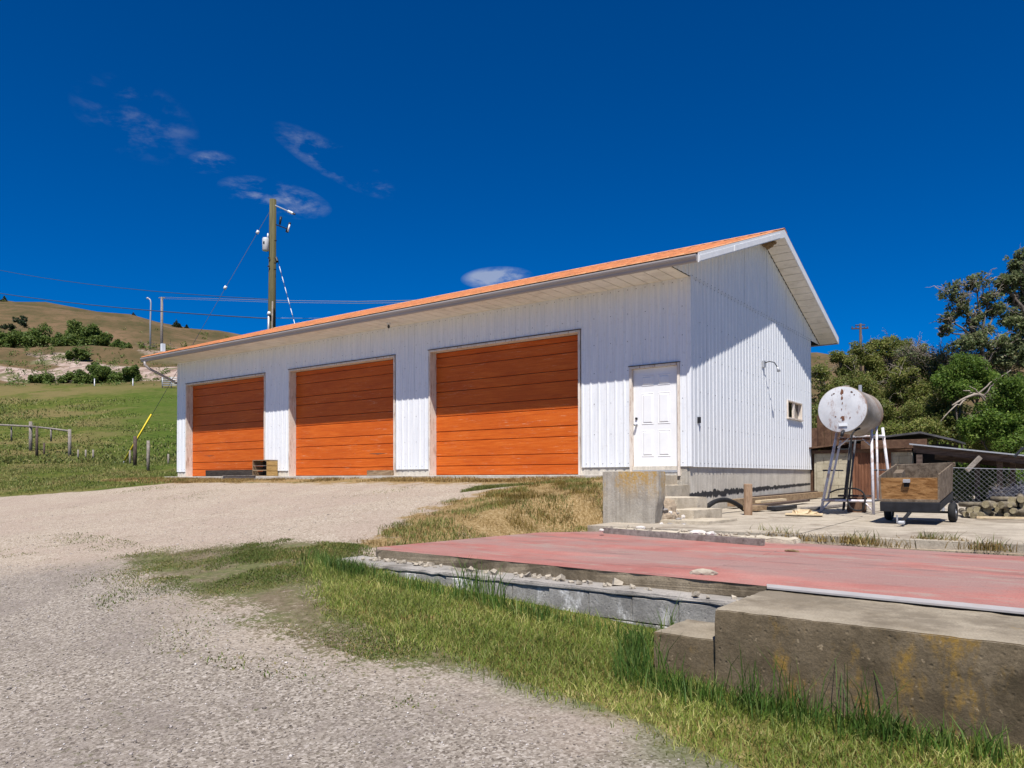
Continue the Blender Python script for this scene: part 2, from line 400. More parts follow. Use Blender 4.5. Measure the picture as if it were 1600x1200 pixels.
YELLOW = simple('yellow_plastic', (.72, .55, .03), .5, .06, 4)
CERAM = simple('glazed_porcelain', (.70, .72, .74), .25, .06, 4)
TRANSF = simple('transformer_grey', (.50, .52, .53), .4, .06, 4)
WIRE = simple('aluminium_wire', (.42, .44, .47), .4, .1, 3, metal=.5)
WIRED = simple('dark_wire', (.05, .055, .075), .6, .1, 3)
GLASS = NT('window_glass'); GLASS.b.inputs['Coat Weight'].default_value = .6; GLASS = GLASS.done((.015, .016, .016), .08, spec=.6)
STRAW = simple('straw_nest', (.23, .15, .075), .9, .4, 30, bump=.6, bd=.02)
STONE_W = simple('pale_stone', (.58, .54, .50), .8, .15, 9, bump=.4, bd=.01)
STONE_T = simple('tan_stone', (.38, .33, .26), .85, .2, 9, bump=.4, bd=.01)
STONE_G = simple('grey_stone', (.27, .25, .235), .85, .25, 9, bump=.4, bd=.01)
DIRT = m_conc('packed_dirt', (.30, .235, .17), (.44, .36, .27), (.19, .14, .10), amt=.5)
LEAF_A = m_leaf('leaf_olive', (.062, .095, .016), (.15, .19, .036), (.38, .36, .13), .42)
LEAF_B = m_leaf('leaf_bright', (.05, .105, .012), (.11, .19, .026), (.24, .32, .07), .42)
LEAF_C = m_leaf('leaf_grey_green', (.065, .10, .034), (.14, .18, .065), (.32, .33, .18), .42)
LEAF_D = m_leaf('leaf_brush', (.06, .105, .018), (.115, .17, .034), (.18, .23, .06))
LEAF_E = m_leaf('leaf_lavender', (.07, .075, .10), (.12, .12, .15), (.2, .2, .24))
NEEDLE = m_leaf('conifer_needles', (.018, .032, .014), (.03, .05, .02), (.05, .075, .03))
BL_LUSH = m_leaf('grass_blade_lush', (.105, .175, .022), (.25, .30, .055), (.56, .50, .20), .35)
BL_TALL = m_leaf('grass_blade_tall', (.045, .105, .016), (.095, .175, .028), (.24, .27, .08), .3)
BL_DRY = m_leaf('grass_blade_dry', (.17, .105, .03), (.29, .195, .065), (.45, .35, .165), .25)
BL_TUFT = m_leaf('grass_blade_tuft', (.10, .085, .016), (.20, .135, .03), (.34, .24, .07), .25)
BL_LAWN = m_leaf('grass_blade_lawn', (.085, .125, .022), (.17, .19, .042), (.36, .31, .12), .25)
BL_MOSS = m_leaf('grass_blade_moss', (.06, .12, .014), (.14, .16, .03), (.32, .23, .10), .2)

# ------------------------------------------------------------------ ground
CX, CY = CAM[0], CAM[1]
def sst(a, b, x):
    t = np.clip((x-a)/(b-a), 0, 1); return t*t*(3-2*t)
def ground_h(x, y):
    x = np.asarray(x, float); y = np.asarray(y, float)
    t = (x-CX)*fw[0]+(y-CY)*fw[1]; s = (x-CX)*rt[0]+(y-CY)*rt[1]
    a = s/np.maximum(t, 3.0)
    base = np.interp(y, [-60, -30, -18, -14, -11.5, -9.5, -8, -5, -2.5, -.6, 0, 3], [-1.9, -1.8, -1.68, -1.60, -1.38, -1.12, -.93, -.58, -.26, -.08, -.05, -.05])
    base = base-.30*sst(-.5, 5, x)*np.exp(-((y+9.3)/1.9)**2)-.07*sst(-.2, .8, x)*np.exp(-((y+8.6)/.45)**2)
    ex = np.maximum(-.30-x, 0); ey = np.maximum(np.maximum(-8.2-y, y+4.2), 0)
    slabz = np.interp(y, [-8, -7.4], [-1.04, -.93]); k = 1-sst(0, .9, np.hypot(ex, np.where(y < -8.2, ey*3.0, np.where(x < .4, ey, 0))))
    base = base*(1-k)+slabz*k
    yard = np.where(y > -2.9, sst(-.95, -.45, x), sst(-.5, -.14, x))*sst(-4.4, -3.7, y)
    base = base*(1-yard)-.86*yard
    pl = np.interp(t, [0, 20, 24, 27, 30, 38, 45, 55, 70, 80, 90, 93.5, 101.5, 106, 112.5, 126, 150, 320, 800],
                   [-.6, -.5, -.12, .03, .33, 1.0, 2.0, 3.8, 6.7, 8.8, 11.2, 11.9, 15.7, 16.1, 20.1, 20.7, 24.0, 0, 0])
    pr = np.interp(t, [0, 24, 40, 60, 100, 150, 320, 800], [-.9, -.9, -.5, 1.0, 6.0, 15.0, 0, 0])
    top = np.interp(a, [-1.6, -.685, -.6, -.514, -.43, -.368, -.2, .4, 1.5], [.226, .220, .206, .196, .180, .163, .155, .148, .145])*320
    def far(b):
        u = np.clip((t-150)/170, 0, 1)
        return np.where(t < 320, b+(top-b)*(1-(1-u)**1.6), top*(1-.5*sst(340, 800, t)))
    hl = np.where(t > 150, far(24.0), pl); hr = np.where(t > 150, far(15.0), pr)
    m = sst(-.36, .25, a)
    w = sst(19, 34, t)
    return base*(1-w)+(hl*(1-m)+hr*m)*w
def poly_sd(x, y, poly):
    """signed distance to a polygon, positive inside"""
    x = np.asarray(x, float); y = np.asarray(y, float)
    ins = np.zeros(x.shape, bool); d = np.full(x.shape, 1e9); n = len(poly)
    for i in range(n):
        x1, y1 = poly[i]; x2, y2 = poly[(i+1) % n]
        ex, ey = x2-x1, y2-y1; L = ex*ex+ey*ey+1e-12
        u = np.clip(((x-x1)*ex+(y-y1)*ey)/L, 0, 1)
        d = np.minimum(d, np.hypot(x-x1-u*ex, y-y1-u*ey))
        c = ((y1 > y) != (y2 > y)) & (x < ex*(y-y1)/(ey if abs(ey) > 1e-12 else 1e-12)+x1)
        ins ^= c
    return np.where(ins, d, -d)
P_GRAVEL = [(-60, -9), (-30, -5.8), (-19, -5.2), (-16.75, -3.9), (-15.6, -1.7), (-9.5, -1.5), (-6.4, -.9), (-3.6, -.6), (0, -.3), (.4, -4.2), (-.3, -5.5), (-.5, -7.8), (.0, -8.9), (1, -9.8), (4, -10.2), (4, -11), (-4.7, -11.3), (-9, -13), (-60, -16)]
P_ROAD = [(-60, -16), (-9, -12.4), (-4.7, -10.2), (-3.9, -9.6), (-3.4, -9.3), (-2.1, -9.6), (-.5, -10.1), (.8, -10.35), (1.4, -10.3), (2.1, -10.2), (2.5, -10.1), (3.0, -10.05), (3.5, -10.05), (3.95, -10.15), (4.6, -10.4), (6, -10.9), (12, -12), (60, -16), (60, -40), (-60, -40)]
P_MOSS = [(-3.9, -9.0), (-3.1, -8.35), (-2.4, -7.6), (-1.2, -7.5), (-.2, -8.6), (.36, -9.4), (1.4, -9.85), (2.3, -9.8), (2.7, -9.87), (2.2, -10.2), (1.45, -10.25), (.85, -10.2), (-.8, -9.75), (-2.7, -9.4)]
P_DRY = [(-1.2, -7.5), (-1.6, -6.7), (-2.6, -4.5), (-2.8, -2.9), (-2.5, -1.2), (-1.5, -.5), (0.0, -.3), (.3, -3.3), (.35, -4.1), (-.2, -4.3), (-.4, -5.4), (-.6, -6.8), (-.6, -7.4)]
P_LUSH = [(-1.0, -8.25), (-.2, -8.35), (.4, -8.5), (1.06, -8.52), (2.57, -8.54), (3.6, -8.56), (3.75, -9.2), (4.13, -9.4), (4.77, -9.42), (9, -9.5), (12, -10.8), (6, -10.7), (4.6, -10.3), (3.95, -10.05), (3.5, -9.98), (3.0, -9.93), (2.52, -9.8), (1.57, -9.7), (.8, -9.58), (-.2, -8.9)]
def axis(lo, hi, step, outs_lo, outs_hi, g=1.16):
    a = list(np.arange(lo, hi, step)); s = step; v = lo; left = []
    while v > outs_lo: s = min(s*g, 14); v -= s; left.append(v)
    s = step; v = a[-1]; right = []
    while v < outs_hi: s = min(s*g, 14); v += s; right.append(v)
    return np.array(left[::-1]+a+right)
gx = axis(-21, 8, .2, -560, 420); gy = axis(-15, 3, .2, -60, 760)
GX, GY = np.meshgrid(gx, gy); x, y = GX.ravel(), GY.ravel(); h = ground_h(x, y)
t_ = (x-CX)*fw[0]+(y-CY)*fw[1]
rngg = np.random.default_rng(5)
def vnoise(x, y, s, seed=0.):
    return np.array([mnoise.noise(Vector((a*s+seed, b*s-seed, seed*.37))) for a, b in zip(x, y)])
n1 = vnoise(x, y, .35, 3.); n2 = vnoise(x, y, 1.3, 8.); n3 = vnoise(x, y, .05, 1.)
near = 1-sst(18, 40, t_)
h = h+near*(.025*n1+.012*n2)*(np.where((x > -.6) & (y > -8.6), .2, 1))*np.where((y > -1.2) & (y < .5), .3, 1)
h = h+(1-near)*(sst(30, 90, t_)*(.35*n1+.9*n3)+sst(130, 260, t_)*3.0*n3)
nx, ny = len(gx), len(gy)
idx = np.arange(nx*ny).reshape(ny, nx)
F = np.stack([idx[:-1, :-1], idx[:-1, 1:], idx[1:, 1:], idx[1:, :-1]], -1).reshape(-1, 4)

def m_ground():
    t = NT('ground_cover')
    def zone(nm, k=.5, s=1.6, w=.12, det=9):
        f = t.math('ADD', t.attr(nm), t.math('MULTIPLY', t.math('SUBTRACT', t.noise(s, det, .72), .5), k)); return t.rng(f, .5-w, .5+w)
    # soil and lawn
    lawn = t.ramp(t.noise(1.1, 10, .78), [(.2, (.036, .054, .008)), (.5, (.078, .098, .016)), (.8, (.165, .14, .045))])
    lawn = t.mix(t.rng(t.noise(.16, 5, .6), .42, .66, 0, .75), lawn, (.165, .125, .055))
    lawn = t.mix(t.math('MULTIPLY', t.attr('green'), .85), lawn, t.ramp(t.noise(2.5, 8, .7), [(.25, (.034, .066, .007)), (.75, (.075, .115, .015))]))
    # hill grass
    hg = t.ramp(t.noise(.05, 9, .7), [(.28, (.062, .054, .022)), (.52, (.12, .082, .042)), (.75, (.17, .108, .062))])
    hg = t.mix(t.rng(t.noise(.5, 8, .75), .45, .72, 0, .7), hg, (.062, .062, .024))
    col = t.mix(t.attr('hill'), lawn, hg)
    # stony bank
    bk = t.ramp(t.voro(1.1, out='Color'), [(.2, (.20, .14, .115)), (.8, (.40, .315, .27))])
    bk = t.mix(t.rng(t.noise(.8, 7, .7), .5, .65, 0, .8), bk, (.33, .25, .20))
    bk = t.mix(t.rng(t.noise(.22, 7, .7), .55, .66, 0, .85), bk, (.10, .105, .04))
    col = t.mix(zone('bank', .9, .22), col, bk)
    # gravel
    vc = t.voro(68, out='Color'); vd = t.voro(68)
    sep = t.n('ShaderNodeSeparateColor'); t.l(vc, sep.inputs[0])
    gr = t.ramp(sep.outputs[0], [(.0, (.24, .19, .145)), (.45, (.375, .31, .245)), (.85, (.45, .38, .305)), (1, (.54, .475, .405))])
    gr = t.mix(t.rng(t.noise(.55, 8, .65), .40, .68, 0, .45), gr, (.33, .255, .21))
    gr = t.mix(t.rng(t.noise(9, 8, .8), .62, .80, 0, .75), gr, (.19, .15, .10))
    gr = t.mix(t.rng(t.noise(34, 4, .7), .60, .74, 0, .75), gr, (.15, .118, .088))
    # road: old chip-seal
    rd = t.ramp(sep.outputs[1], [(.0, (.11, .09, .072)), (.3, (.235, .20, .165)), (.75, (.315, .275, .23)), (1, (.46, .41, .36))])
    rd = t.mix(t.rng(t.noise(.7, 9, .7), .42, .7, 0, .55), rd, (.215, .182, .16))
    rd = t.mix(t.rng(t.noise(30, 6, .75), .60, .74, 0, .7), rd, (.10, .085, .072))
    z_dry = zone('dry', 1.1, 2.4, .16); dryc = t.ramp(t.noise(26, 8, .8), [(.2, (.10, .07, .028)), (.45, (.22, .145, .06)), (.65, (.34, .25, .13)), (.85, (.46, .37, .25))])
    z_moss = t.rng(t.math('ADD', t.attr('moss'), t.math('ADD', t.math('MULTIPLY', t.math('SUBTRACT', t.noise(2.2, 6, .7), .5), .9), t.math('MULTIPLY', t.math('SUBTRACT', t.noise(24, 6, .75), .5), 1.5))), .44, .66); mosc = t.mix(t.rng(t.noise(1.6, 10, .78), .30, .66), t.ramp(t.noise(14, 7, .75), [(.25, (.055, .078, .018)), (.6, (.105, .115, .036)), (.85, (.20, .175, .09))]), t.ramp(t.noise(14, 7, .75), [(.25, (.085, .065, .035)), (.55, (.15, .12, .075)), (.85, (.26, .21, .155))]))
    z_lush = zone('lush', .35, 2.0, .1); lusc = t.ramp(t.noise(6, 8, .75), [(.25, (.08, .085, .02)), (.6, (.19, .165, .055)), (.8, (.36, .28, .15))])
    z_gr = zone('gravel', .5, 1.2, .14); z_rd = zone('road', .6, .9, .38)
    col = t.mix(z_gr, col, gr)
    col = t.mix(z_rd, col, rd)
    col = t.mix(z_dry, col, dryc)
    col = t.mix(t.math('MULTIPLY', z_moss, .92), col, mosc)
    col = t.mix(z_lush, col, lusc)
    # scattered weeds and leaf litter on the gravel
    hard = t.math('MAXIMUM', z_gr, z_rd)
    wd = t.math('MULTIPLY', t.math('MULTIPLY', t.rng(t.noise(19, 6, .8), .62, .72), t.rng(t.noise(.7, 5, .6), .45, .70)), hard)
    col = t.mix(t.math('MULTIPLY', wd, .7), col, (.085, .085, .028))
    t.bump(t.math('MULTIPLY', t.rng(vd, .0, .6), hard), .35, .009)
    t.bump(t.noise(3, 9, .75), .5, .05)
    return t.done(col, .95, spec=.1)
GROUND = m_ground()
ground = soup('ground', np.stack([x, y, h], 1), F, GROUND, smooth=True); tag(ground, kind='structure')
def vattr(o, nm, val):
    a = o.data.attributes.new(nm, 'FLOAT', 'POINT'); a.data.foreach_set('value', np.ascontiguousarray(val, np.float32))
def soft(p, w=.45): return np.clip(.5+poly_sd(x, y, p)/(2*w), 0, 1)
vattr(ground, 'gravel', soft(P_GRAVEL, .6)); vattr(ground, 'road', soft(P_ROAD, 1.0)); vattr(ground, 'moss', np.clip(soft(P_MOSS, .40)+.10, 0, 1)); vattr(ground, 'dry', np.maximum(soft(P_DRY, .5), np.clip(1.15-np.abs(y+1.0)/1.3, 0, 1)*(x < 0)*(x > -21)*.85)); vattr(ground, 'lush', soft(P_LUSH, .2))
bank = np.maximum(sst(91.5, 94.5, t_)*(1-sst(101, 103, t_)), .80*sst(105.5, 107, t_)*(1-sst(111.5, 113, t_)))
vattr(ground, 'bank', bank); vattr(ground, 'hill', sst(84, 93, t_))
sx_ = (x-CX)*rt[0]+(y-CY)*rt[1]
vattr(ground, 'green', sst(-.58, -.46, sx_/np.maximum(t_, 3))*sst(28, 36, t_)*(1-sst(78, 88, t_)))

def gz(xx, yy): return float(ground_h(xx, yy))
# ------------------------------------------------------------------ grass
def blades(name, mat, pts, hgt, wid, lean, label, cat, seed=1, z=None):
    g = np.random.default_rng(seed); n = len(pts)
    X, Y = pts[:, 0], pts[:, 1]; Z = ground_h(X, Y)-.01 if z is None else np.full(n, z)
    H = hgt*g.uniform(.55, 1.25, n); Wd = wid*g.uniform(.7, 1.3, n)
    az = g.uniform(0, 2*np.pi, n); la = g.uniform(0, 2*np.pi, n); ln = lean*g.uniform(.2, 1.3, n)*H
    sxv = np.cos(az)*Wd/2; syv = np.sin(az)*Wd/2; lx = np.cos(la)*ln; ly = np.sin(la)*ln
    b0 = np.stack([X-sxv, Y-syv, Z], 1); b1 = np.stack([X+sxv, Y+syv, Z], 1)
    m0 = np.stack([X-sxv*.75+lx*.35, Y-syv*.75+ly*.35, Z+H*.6], 1); m1 = np.stack([X+sxv*.75+lx*.35, Y+syv*.75+ly*.35, Z+H*.6], 1)
    tp = np.stack([X+lx, Y+ly, Z+H*np.sqrt(np.maximum(1-(lean*.5)**2, .3))], 1)
    V = np.stack([b0, b1, m0, m1, tp], 1).reshape(-1, 3); k = np.arange(n)[:, None]*5
    F = np.concatenate([k+np.array([[0, 1, 3]]), k+np.array([[0, 3, 2]]), k+np.array([[2, 3, 4]])], 0)
    o = soup(name, V, F, mat); return tag(o, label, cat, kind='stuff')
def scatter(poly, n, seed, inset=0., clump=None, fade=.0):
    g = np.random.default_rng(seed); P = np.array(poly); lo, hi = P.min(0), P.max(0); out = []
    got = 0
    while got < n:
        c = g.uniform(lo, hi, (n*2, 2)); sd = poly_sd(c[:, 0], c[:, 1], poly)
        keep = sd > inset-fade*g.uniform(0, 1, len(c))**2
        c = c[keep]
        if clump is not None:
            s, thr, soft_ = clump; q = vnoise(c[:, 0], c[:, 1], s, seed*1.1)+.5*vnoise(c[:, 0], c[:, 1], s*2.7, seed*2.3)
            c = c[q+g.uniform(-soft_, soft_, len(q)) > thr]
        out.append(c); got += len(c)
    return np.concatenate(out)[:n]
def grasses():
    LV = [p if p[0] < 8 else (8, p[1]) for p in P_LUSH]
    blades('lawn_grass', BL_LUSH, scatter(LV, 52000, 2, 0, (1.4, -.5, .5), .25), .075, .0065, .8, 'short green and straw grass between the road and the retaining wall', 'grass', 2)
    blades('dry_grass', BL_DRY, np.concatenate([scatter(P_DRY, 8500, 3, .1, (1.9, .10, .3), .35), scatter(LV, 14000, 33, 0, (.8, -.05, .3), .2)]), .040, .007, .6, 'dry straw coloured grass on the bank left of the red slab', 'grass', 3)
    blades('bank_grass', BL_LAWN, np.concatenate([scatter(P_DRY, 9500, 4, .0, (1.2, .12, .25), .2), scatter([(-3.4, -2.4), (-1.6, -1.2), (-2.3, -1.6), (-3.3, -3.1)], 3000, 41)]), .07, .008, .8, 'green tufts scattered over the dry bank', 'grass', 4)
    blades('moss_grass', BL_MOSS, scatter(P_MOSS, 60000, 5, 0, (1.3, -.08, .35), .6), .026, .007, .9, 'low mossy weeds creeping over the edge of the gravel', 'weeds', 5)
    blades('sill_grass', BL_DRY, scatter([(-20, -2.0), (-20, -.5), (-.6, -.5), (-2.4, -1.6), (-6, -1.3), (-15, -1.8)], 16000, 6, 0, (.8, -.15, .3)), .075, .012, .9, 'dry grass strip along the garage door sills', 'grass', 6)
    blades('left_lawn_grass', BL_LAWN, scatter([(-20, -5), (-17.2, -3.3), (-15.6, -1.4), (-19.2, -.3), (-19.4, 6), (-34, 8), (-44, 0), (-34, -5)], 34000, 7, 0, (.5, -.30, .4), .6), .09, .022, .9, 'rough lawn left of the garage', 'grass', 7)
    gq = np.random.default_rng(71); nq = 34000; tq = gq.uniform(33, 90, nq); aq = gq.uniform(-.78, -.40, nq); xq = CX+fw[0]*tq+rt[0]*aq*tq; yq = CY+fw[1]*tq+rt[1]*aq*tq
    vq = vnoise(xq, yq, .12, 5.)+.6*vnoise(xq, yq, .5, 9.); kq = vq+gq.uniform(-.4, .4, nq) > -.1
    blades('meadow_grass', BL_LAWN, np.stack([xq[kq], yq[kq]], 1), .20, .07, .9, 'rough meadow grass on the slope below the stony bank', 'grass', 71)
    # weeds on the gravel and along the road edge
    blades('gravel_weeds', BL_MOSS, np.concatenate([scatter([(-7, -8), (-4.2, -8.5), (-2.4, -7.7), (-3, -9.6), (-6, -10.5), (-9, -9.5)], 2600, 8, 0, (1.6, .12, .2)), scatter([(-16, -1.6), (-3, -1.6), (-3, -4.2), (-15, -5)], 1500, 9, 0, (.8, .35, .15)),
           scatter([(-3, -9.3), (1, -10.3), (4, -10.2), (4, -10.6), (.5, -11), (-3.5, -10)], 1500, 10, 0, (1.6, .05, .3))]), .03, .010, .9, 'tiny weeds dotted over the gravel drive', 'weeds', 8)
    cl = scatter([(-1.9, -1.2), (-.4, -1.6), (-.35, -4.0), (-.7, -5.0), (-2.0, -4.2), (-2.6, -2.6)], 52, 51); gq = np.random.default_rng(52)
    tuf = np.concatenate([np.stack([gq.normal(c[0], .09, 70), gq.normal(c[1], .09, 70)], 1) for c in cl])
    blades('bank_tufts', BL_TUFT, tuf, .10, .007, .7, 'bushy brown and green tufts on the bank beside the wing wall', 'grass', 53)
    # tall grass against the wall and the foreground block
    g = np.random.default_rng(12); pts = []
    for (x0, y0, x1, y1, n, sp) in ((-.4, -8.62, 3.7, -8.70, 1500, .07), (3.3, -8.75, 3.6, -9.4, 600, .10), (3.6, -9.47, 5.6, -9.50, 1900, .09), (-1.0, -8.35, .2, -8.6, 500, .12)):
        u = g.uniform(0, 1, n); q = np.sin(u*23+x0)*.5+np.sin(u*57+1)*.3; u = u[q+g.uniform(-.8, .8, n) > -.15]
        pts.append(np.stack([x0+(x1-x0)*u+g.normal(0, sp*.6, len(u)), y0+(y1-y0)*u-np.abs(g.normal(0, sp, len(u)))], 1))
    blades('tall_grass', BL_TALL, np.concatenate(pts), .17, .008, .5, 'tall dark green grass growing against the wall and block', 'grass', 12)
    sp = []
    for (a, b) in ((1.55, -8.6), (1.7, -8.62), (1.45, -8.58), (1.85, -8.65), (4.35, -9.47), (4.6, -9.5), (5.0, -9.5), (3.75, -9.45), (3.5, -8.7)):
        sp.append(np.stack([g.normal(a, .07, 26), g.normal(b, .03, 26)], 1))
    blades('seed_grass', BL_TALL, np.concatenate(sp), .36, .008, .4, 'tallest grass stalks standing in front of the retaining wall', 'grass', 13)
    # weeds in the joint between yard and red slab
    w = []
    for (px, py, n) in ((1205, 842, 60), (1225, 843, 70), (1250, 846, 40), (1335, 850, 90), (1352, 852, 60), (1445, 852, 110), (1462, 853, 100), (1490, 855, 70), (1530, 860, 60), (1550, 862, 60), (1390, 856, 40), (1300, 848, 40), (1275, 846, 40)):
        c = onZ(px, py, -.84); w.append(np.stack([g.normal(c[0], .12, n), g.normal(c[1]+.05, .035, n)], 1))
    blades('joint_weeds', BL_DRY, np.concatenate(w), .11, .010, .7, 'dry weeds in the joint behind the red slab', 'weeds', 14, z=-.85)
    w2 = []
    for (px, py, n) in ((1230, 843, 25), (1340, 850, 40), (1447, 852, 60), (1470, 853, 40), (1535, 860, 25), (1195, 838, 20)):
        c = onZ(px, py, -.84); w2.append(np.stack([g.normal(c[0], .10, n), g.normal(c[1]+.08, .03, n)], 1))
    blades('green_joint_weeds', BL_LAWN, np.concatenate(w2), .17, .010, .6, 'greener weed tufts in the joint behind the red slab', 'weeds', 15, z=-.85)
grasses()

# ------------------------------------------------------------------ loose chippings on road and drive
def chips():
    g = np.random.default_rng(21); base = np.array([(1, 0, 0), (-1, 0, 0), (0, 1, 0), (0, -1, 0), (0, 0, 1), (0, 0, -1)], float)
    fc = np.array([(0, 2, 4), (2, 1, 4), (1, 3, 4), (3, 0, 4), (2, 0, 5), (1, 2, 5), (3, 1, 5), (0, 3, 5)])
    road = scatter([(-6, -9.9), (-3, -9.5), (.8, -10.4), (4, -10.3), (6.5, -11.2), (6.0, -12.2), (1, -12.8), (-4, -12.5)], 6000, 22)
    drv = scatter([(-14, -2), (-4, -2), (-3.2, -4), (-3.2, -8), (-6, -9.9), (-12, -9)], 4500, 23)
    P = np.concatenate([road, drv]); n = len(P)
    s = g.uniform(.003, .009, n)*np.where(g.uniform(0, 1, n) > .97, 2.0, 1)
    V = base[None]*s[:, None, None]*g.uniform(.6, 1.3, (n, 6, 1)); V[:, :, 2] *= .6
    a = g.uniform(0, 6.28, n); ca, sa = np.cos(a)[:, None], np.sin(a)[:, None]
    V = np.stack([V[:, :, 0]*ca-V[:, :, 1]*sa, V[:, :, 0]*sa+V[:, :, 1]*ca, V[:, :, 2]], -1)
    V += np.stack([P[:, 0], P[:, 1], ground_h(P[:, 0], P[:, 1])+.025*vnoise(P[:, 0], P[:, 1], .35, 3.)+.012*vnoise(P[:, 0], P[:, 1], 1.3, 8.)+.003], 1)[:, None]
    t = NT('chippings'); rnd = t.pos.outputs['Random Per Island']
    m = t.done(t.ramp(rnd, [(0, (.09, .075, .068)), (.35, (.27, .235, .215)), (.8, (.42, .37, .34)), (1, (.66, .62, .58))]), .9)
    o = soup('stone_chippings', V.reshape(-1, 3), (np.arange(n)[:, None, None]*6+fc[None]).reshape(-1, 3), m)
    tag(o, 'loose stone chippings scattered over road and drive', 'gravel', kind='stuff')
chips()
# ------------------------------------------------------------------ the garage
L, D, ZS, ZE, OF, OG = -18.62, 8.725, .155, 3.885, .90, .56
SLOPE = .343; YR = D/2
OPEN = [(-18.02, -13.70), (-12.46, -8.155), (-6.87, -2.548)]; ZT = 3.085; REC = .20
MD = (-1.262, -.268); MZ0, MZ1 = .03, 2.165
def roofz(y): return ZE+SLOPE*((y+OF) if y < YR else (D+OF-y))        # underside of the sloping soffit
G = empty('garage_building', (L/2, D/2, -.7), 'long white metal garage with three orange doors and orange roof', 'building')
prof = [(0, 0), (.126, 0), (.146, .012), (.170, .012), (.190, 0), (.2, 0)]
def rib(u):
    u = u % .2
    for (a, p), (b, q) in zip(prof, prof[1:]):
        if a <= u <= b+1e-9: return p+(q-p)*(u-a)/(b-a)
    return 0
def cols(u0, u1, cuts):
    us = {round(u0, 5), round(u1, 5)}
    k = math.floor(u0/.2)-1
    while k*.2 < u1:
        for a, _ in prof:
            q = k*.2+a
            if u0 < q < u1: us.add(round(q, 5))
        k += 1
    for c in cuts:
        if u0 < c < u1: us.add(round(c, 5))
    return sorted(us)
# front cladding, one sheet every 0.8 m
fo = [(a-.07, b+.07, ZT+.07) for a, b in OPEN]+[(MD[0]-.06, MD[1]+.06, MZ1+.05)]
cuts = [c for o_ in fo for c in o_[:2]]
u = L
k = 0
while u < -.001:
    v = min(u+.8, 0.); mb = MB(); cc = cols(u, v, cuts)
    lap = .0025*(k % 2)
    for a, b in zip(cc, cc[1:]):
        m_ = (a+b)/2; z0 = ZS
        for (p, q, zt) in fo:
            if p < m_ < q: z0 = zt
        ya, yb = -.012-rib(a)-lap, -.012-rib(b)-lap
        mb.add([(a, ya, z0), (b, yb, z0), (b, yb, ZE-.004), (a, ya, ZE-.004)], [(0, 1, 2, 3)])
    mb.build('siding_panel', SIDING, G, fix=False)
    u = v; k += 1
# gable cladding: lower and upper course
WIN = (6.36, 7.63, 1.515, 1.945)
def gable(y0, y1, top, bottom, xo, par, hole=None, xs=1):
    mb = MB(); cc = cols(y0, y1, (YR,)+((hole[0], hole[1]) if hole else ()))
    for a, b in zip(cc, cc[1:]):
        m_ = (a+b)/2; xa, xb = xo+xs*rib(a), xo+xs*rib(b)
        segs = [(bottom(a), bottom(b), top(a), top(b))]
        if hole and hole[0] < m_ < hole[1]: segs = [(bottom(a), bottom(b), hole[2], hole[2]), (hole[3], hole[3], top(a), top(b))]
        for (p, q, r, s_) in segs:
            if r-p < 1e-4 and s_-q < 1e-4: continue
            mb.add([(xa, a, p), (xb, b, q), (xb, b, s_), (xa, a, r)], [(0, 1, 2, 3)])
    if mb.f: mb.build('siding_panel', SIDING, par, fix=False)
u = 0.; k = 0
while u < D-.001:
    v = min(u+.8, D)
    gable(u, v, lambda q: ZE+.02, lambda q: ZS-.01, .012+.0025*(k % 2), G, WIN)
    u = v; k += 1
u = -OF; k = 0
while u < D+OF-.001:
    v = min(u+.8, D+OF)
    gable(u, v, lambda q: roofz(q)-.004, lambda q: min(ZE+.0, roofz(q)-.004), .022+.0025*(k % 2), G)
    u = v; k += 1
c_ = MB(); c_.b2((-.05, -.035, ZS), (.034, .05, ZE-.004)).build('corner_trim', SIDING, G)
# solid core behind the sheets, rear and far walls
mb = MB(); prev = L+.02
for (a, b, zt) in fo: mb.b2((prev, .03, ZS), (a, .2, ZE-.01)); mb.b2((a, .03, zt), (b, .2, ZE-.012)); prev = b
mb.b2((prev, .03, ZS), (-.03, .2, ZE-.011))
mb.build('wall_core', TRIM, G)
def gpoly(x0, x1, inset=.03):
    pts = [(inset, ZS), (D-inset, ZS), (D-inset, roofz(D-inset)-.02), (YR, roofz(YR)-.02), (inset, roofz(inset)-.02)]
    n = len(pts); vs = [(x0, *p) for p in pts]+[(x1, *p) for p in pts]
    return MB().add(vs, [tuple(range(n)), tuple(range(2*n-1, n-1, -1))]+[(i, (i+1) % n, n+(i+1) % n, n+i) for i in range(n)])
mb = MB()
for (y0, y1, z0, z1) in ((.03, WIN[0], ZS, ZE), (WIN[1], D-.03, ZS, ZE), (WIN[0], WIN[1], ZS, WIN[2]), (WIN[0], WIN[1], WIN[3], ZE)): mb.b2((-.12, y0, z0), (.004, y1, z1))
mb.build('wall_core', TRIM, G)
gpoly(L+.01, L+.12).build('far_gable_wall', SIDING, G)
MB().b2((L, D-.1, ZS), (0, D, ZE)).build('rear_wall', SIDING, G)
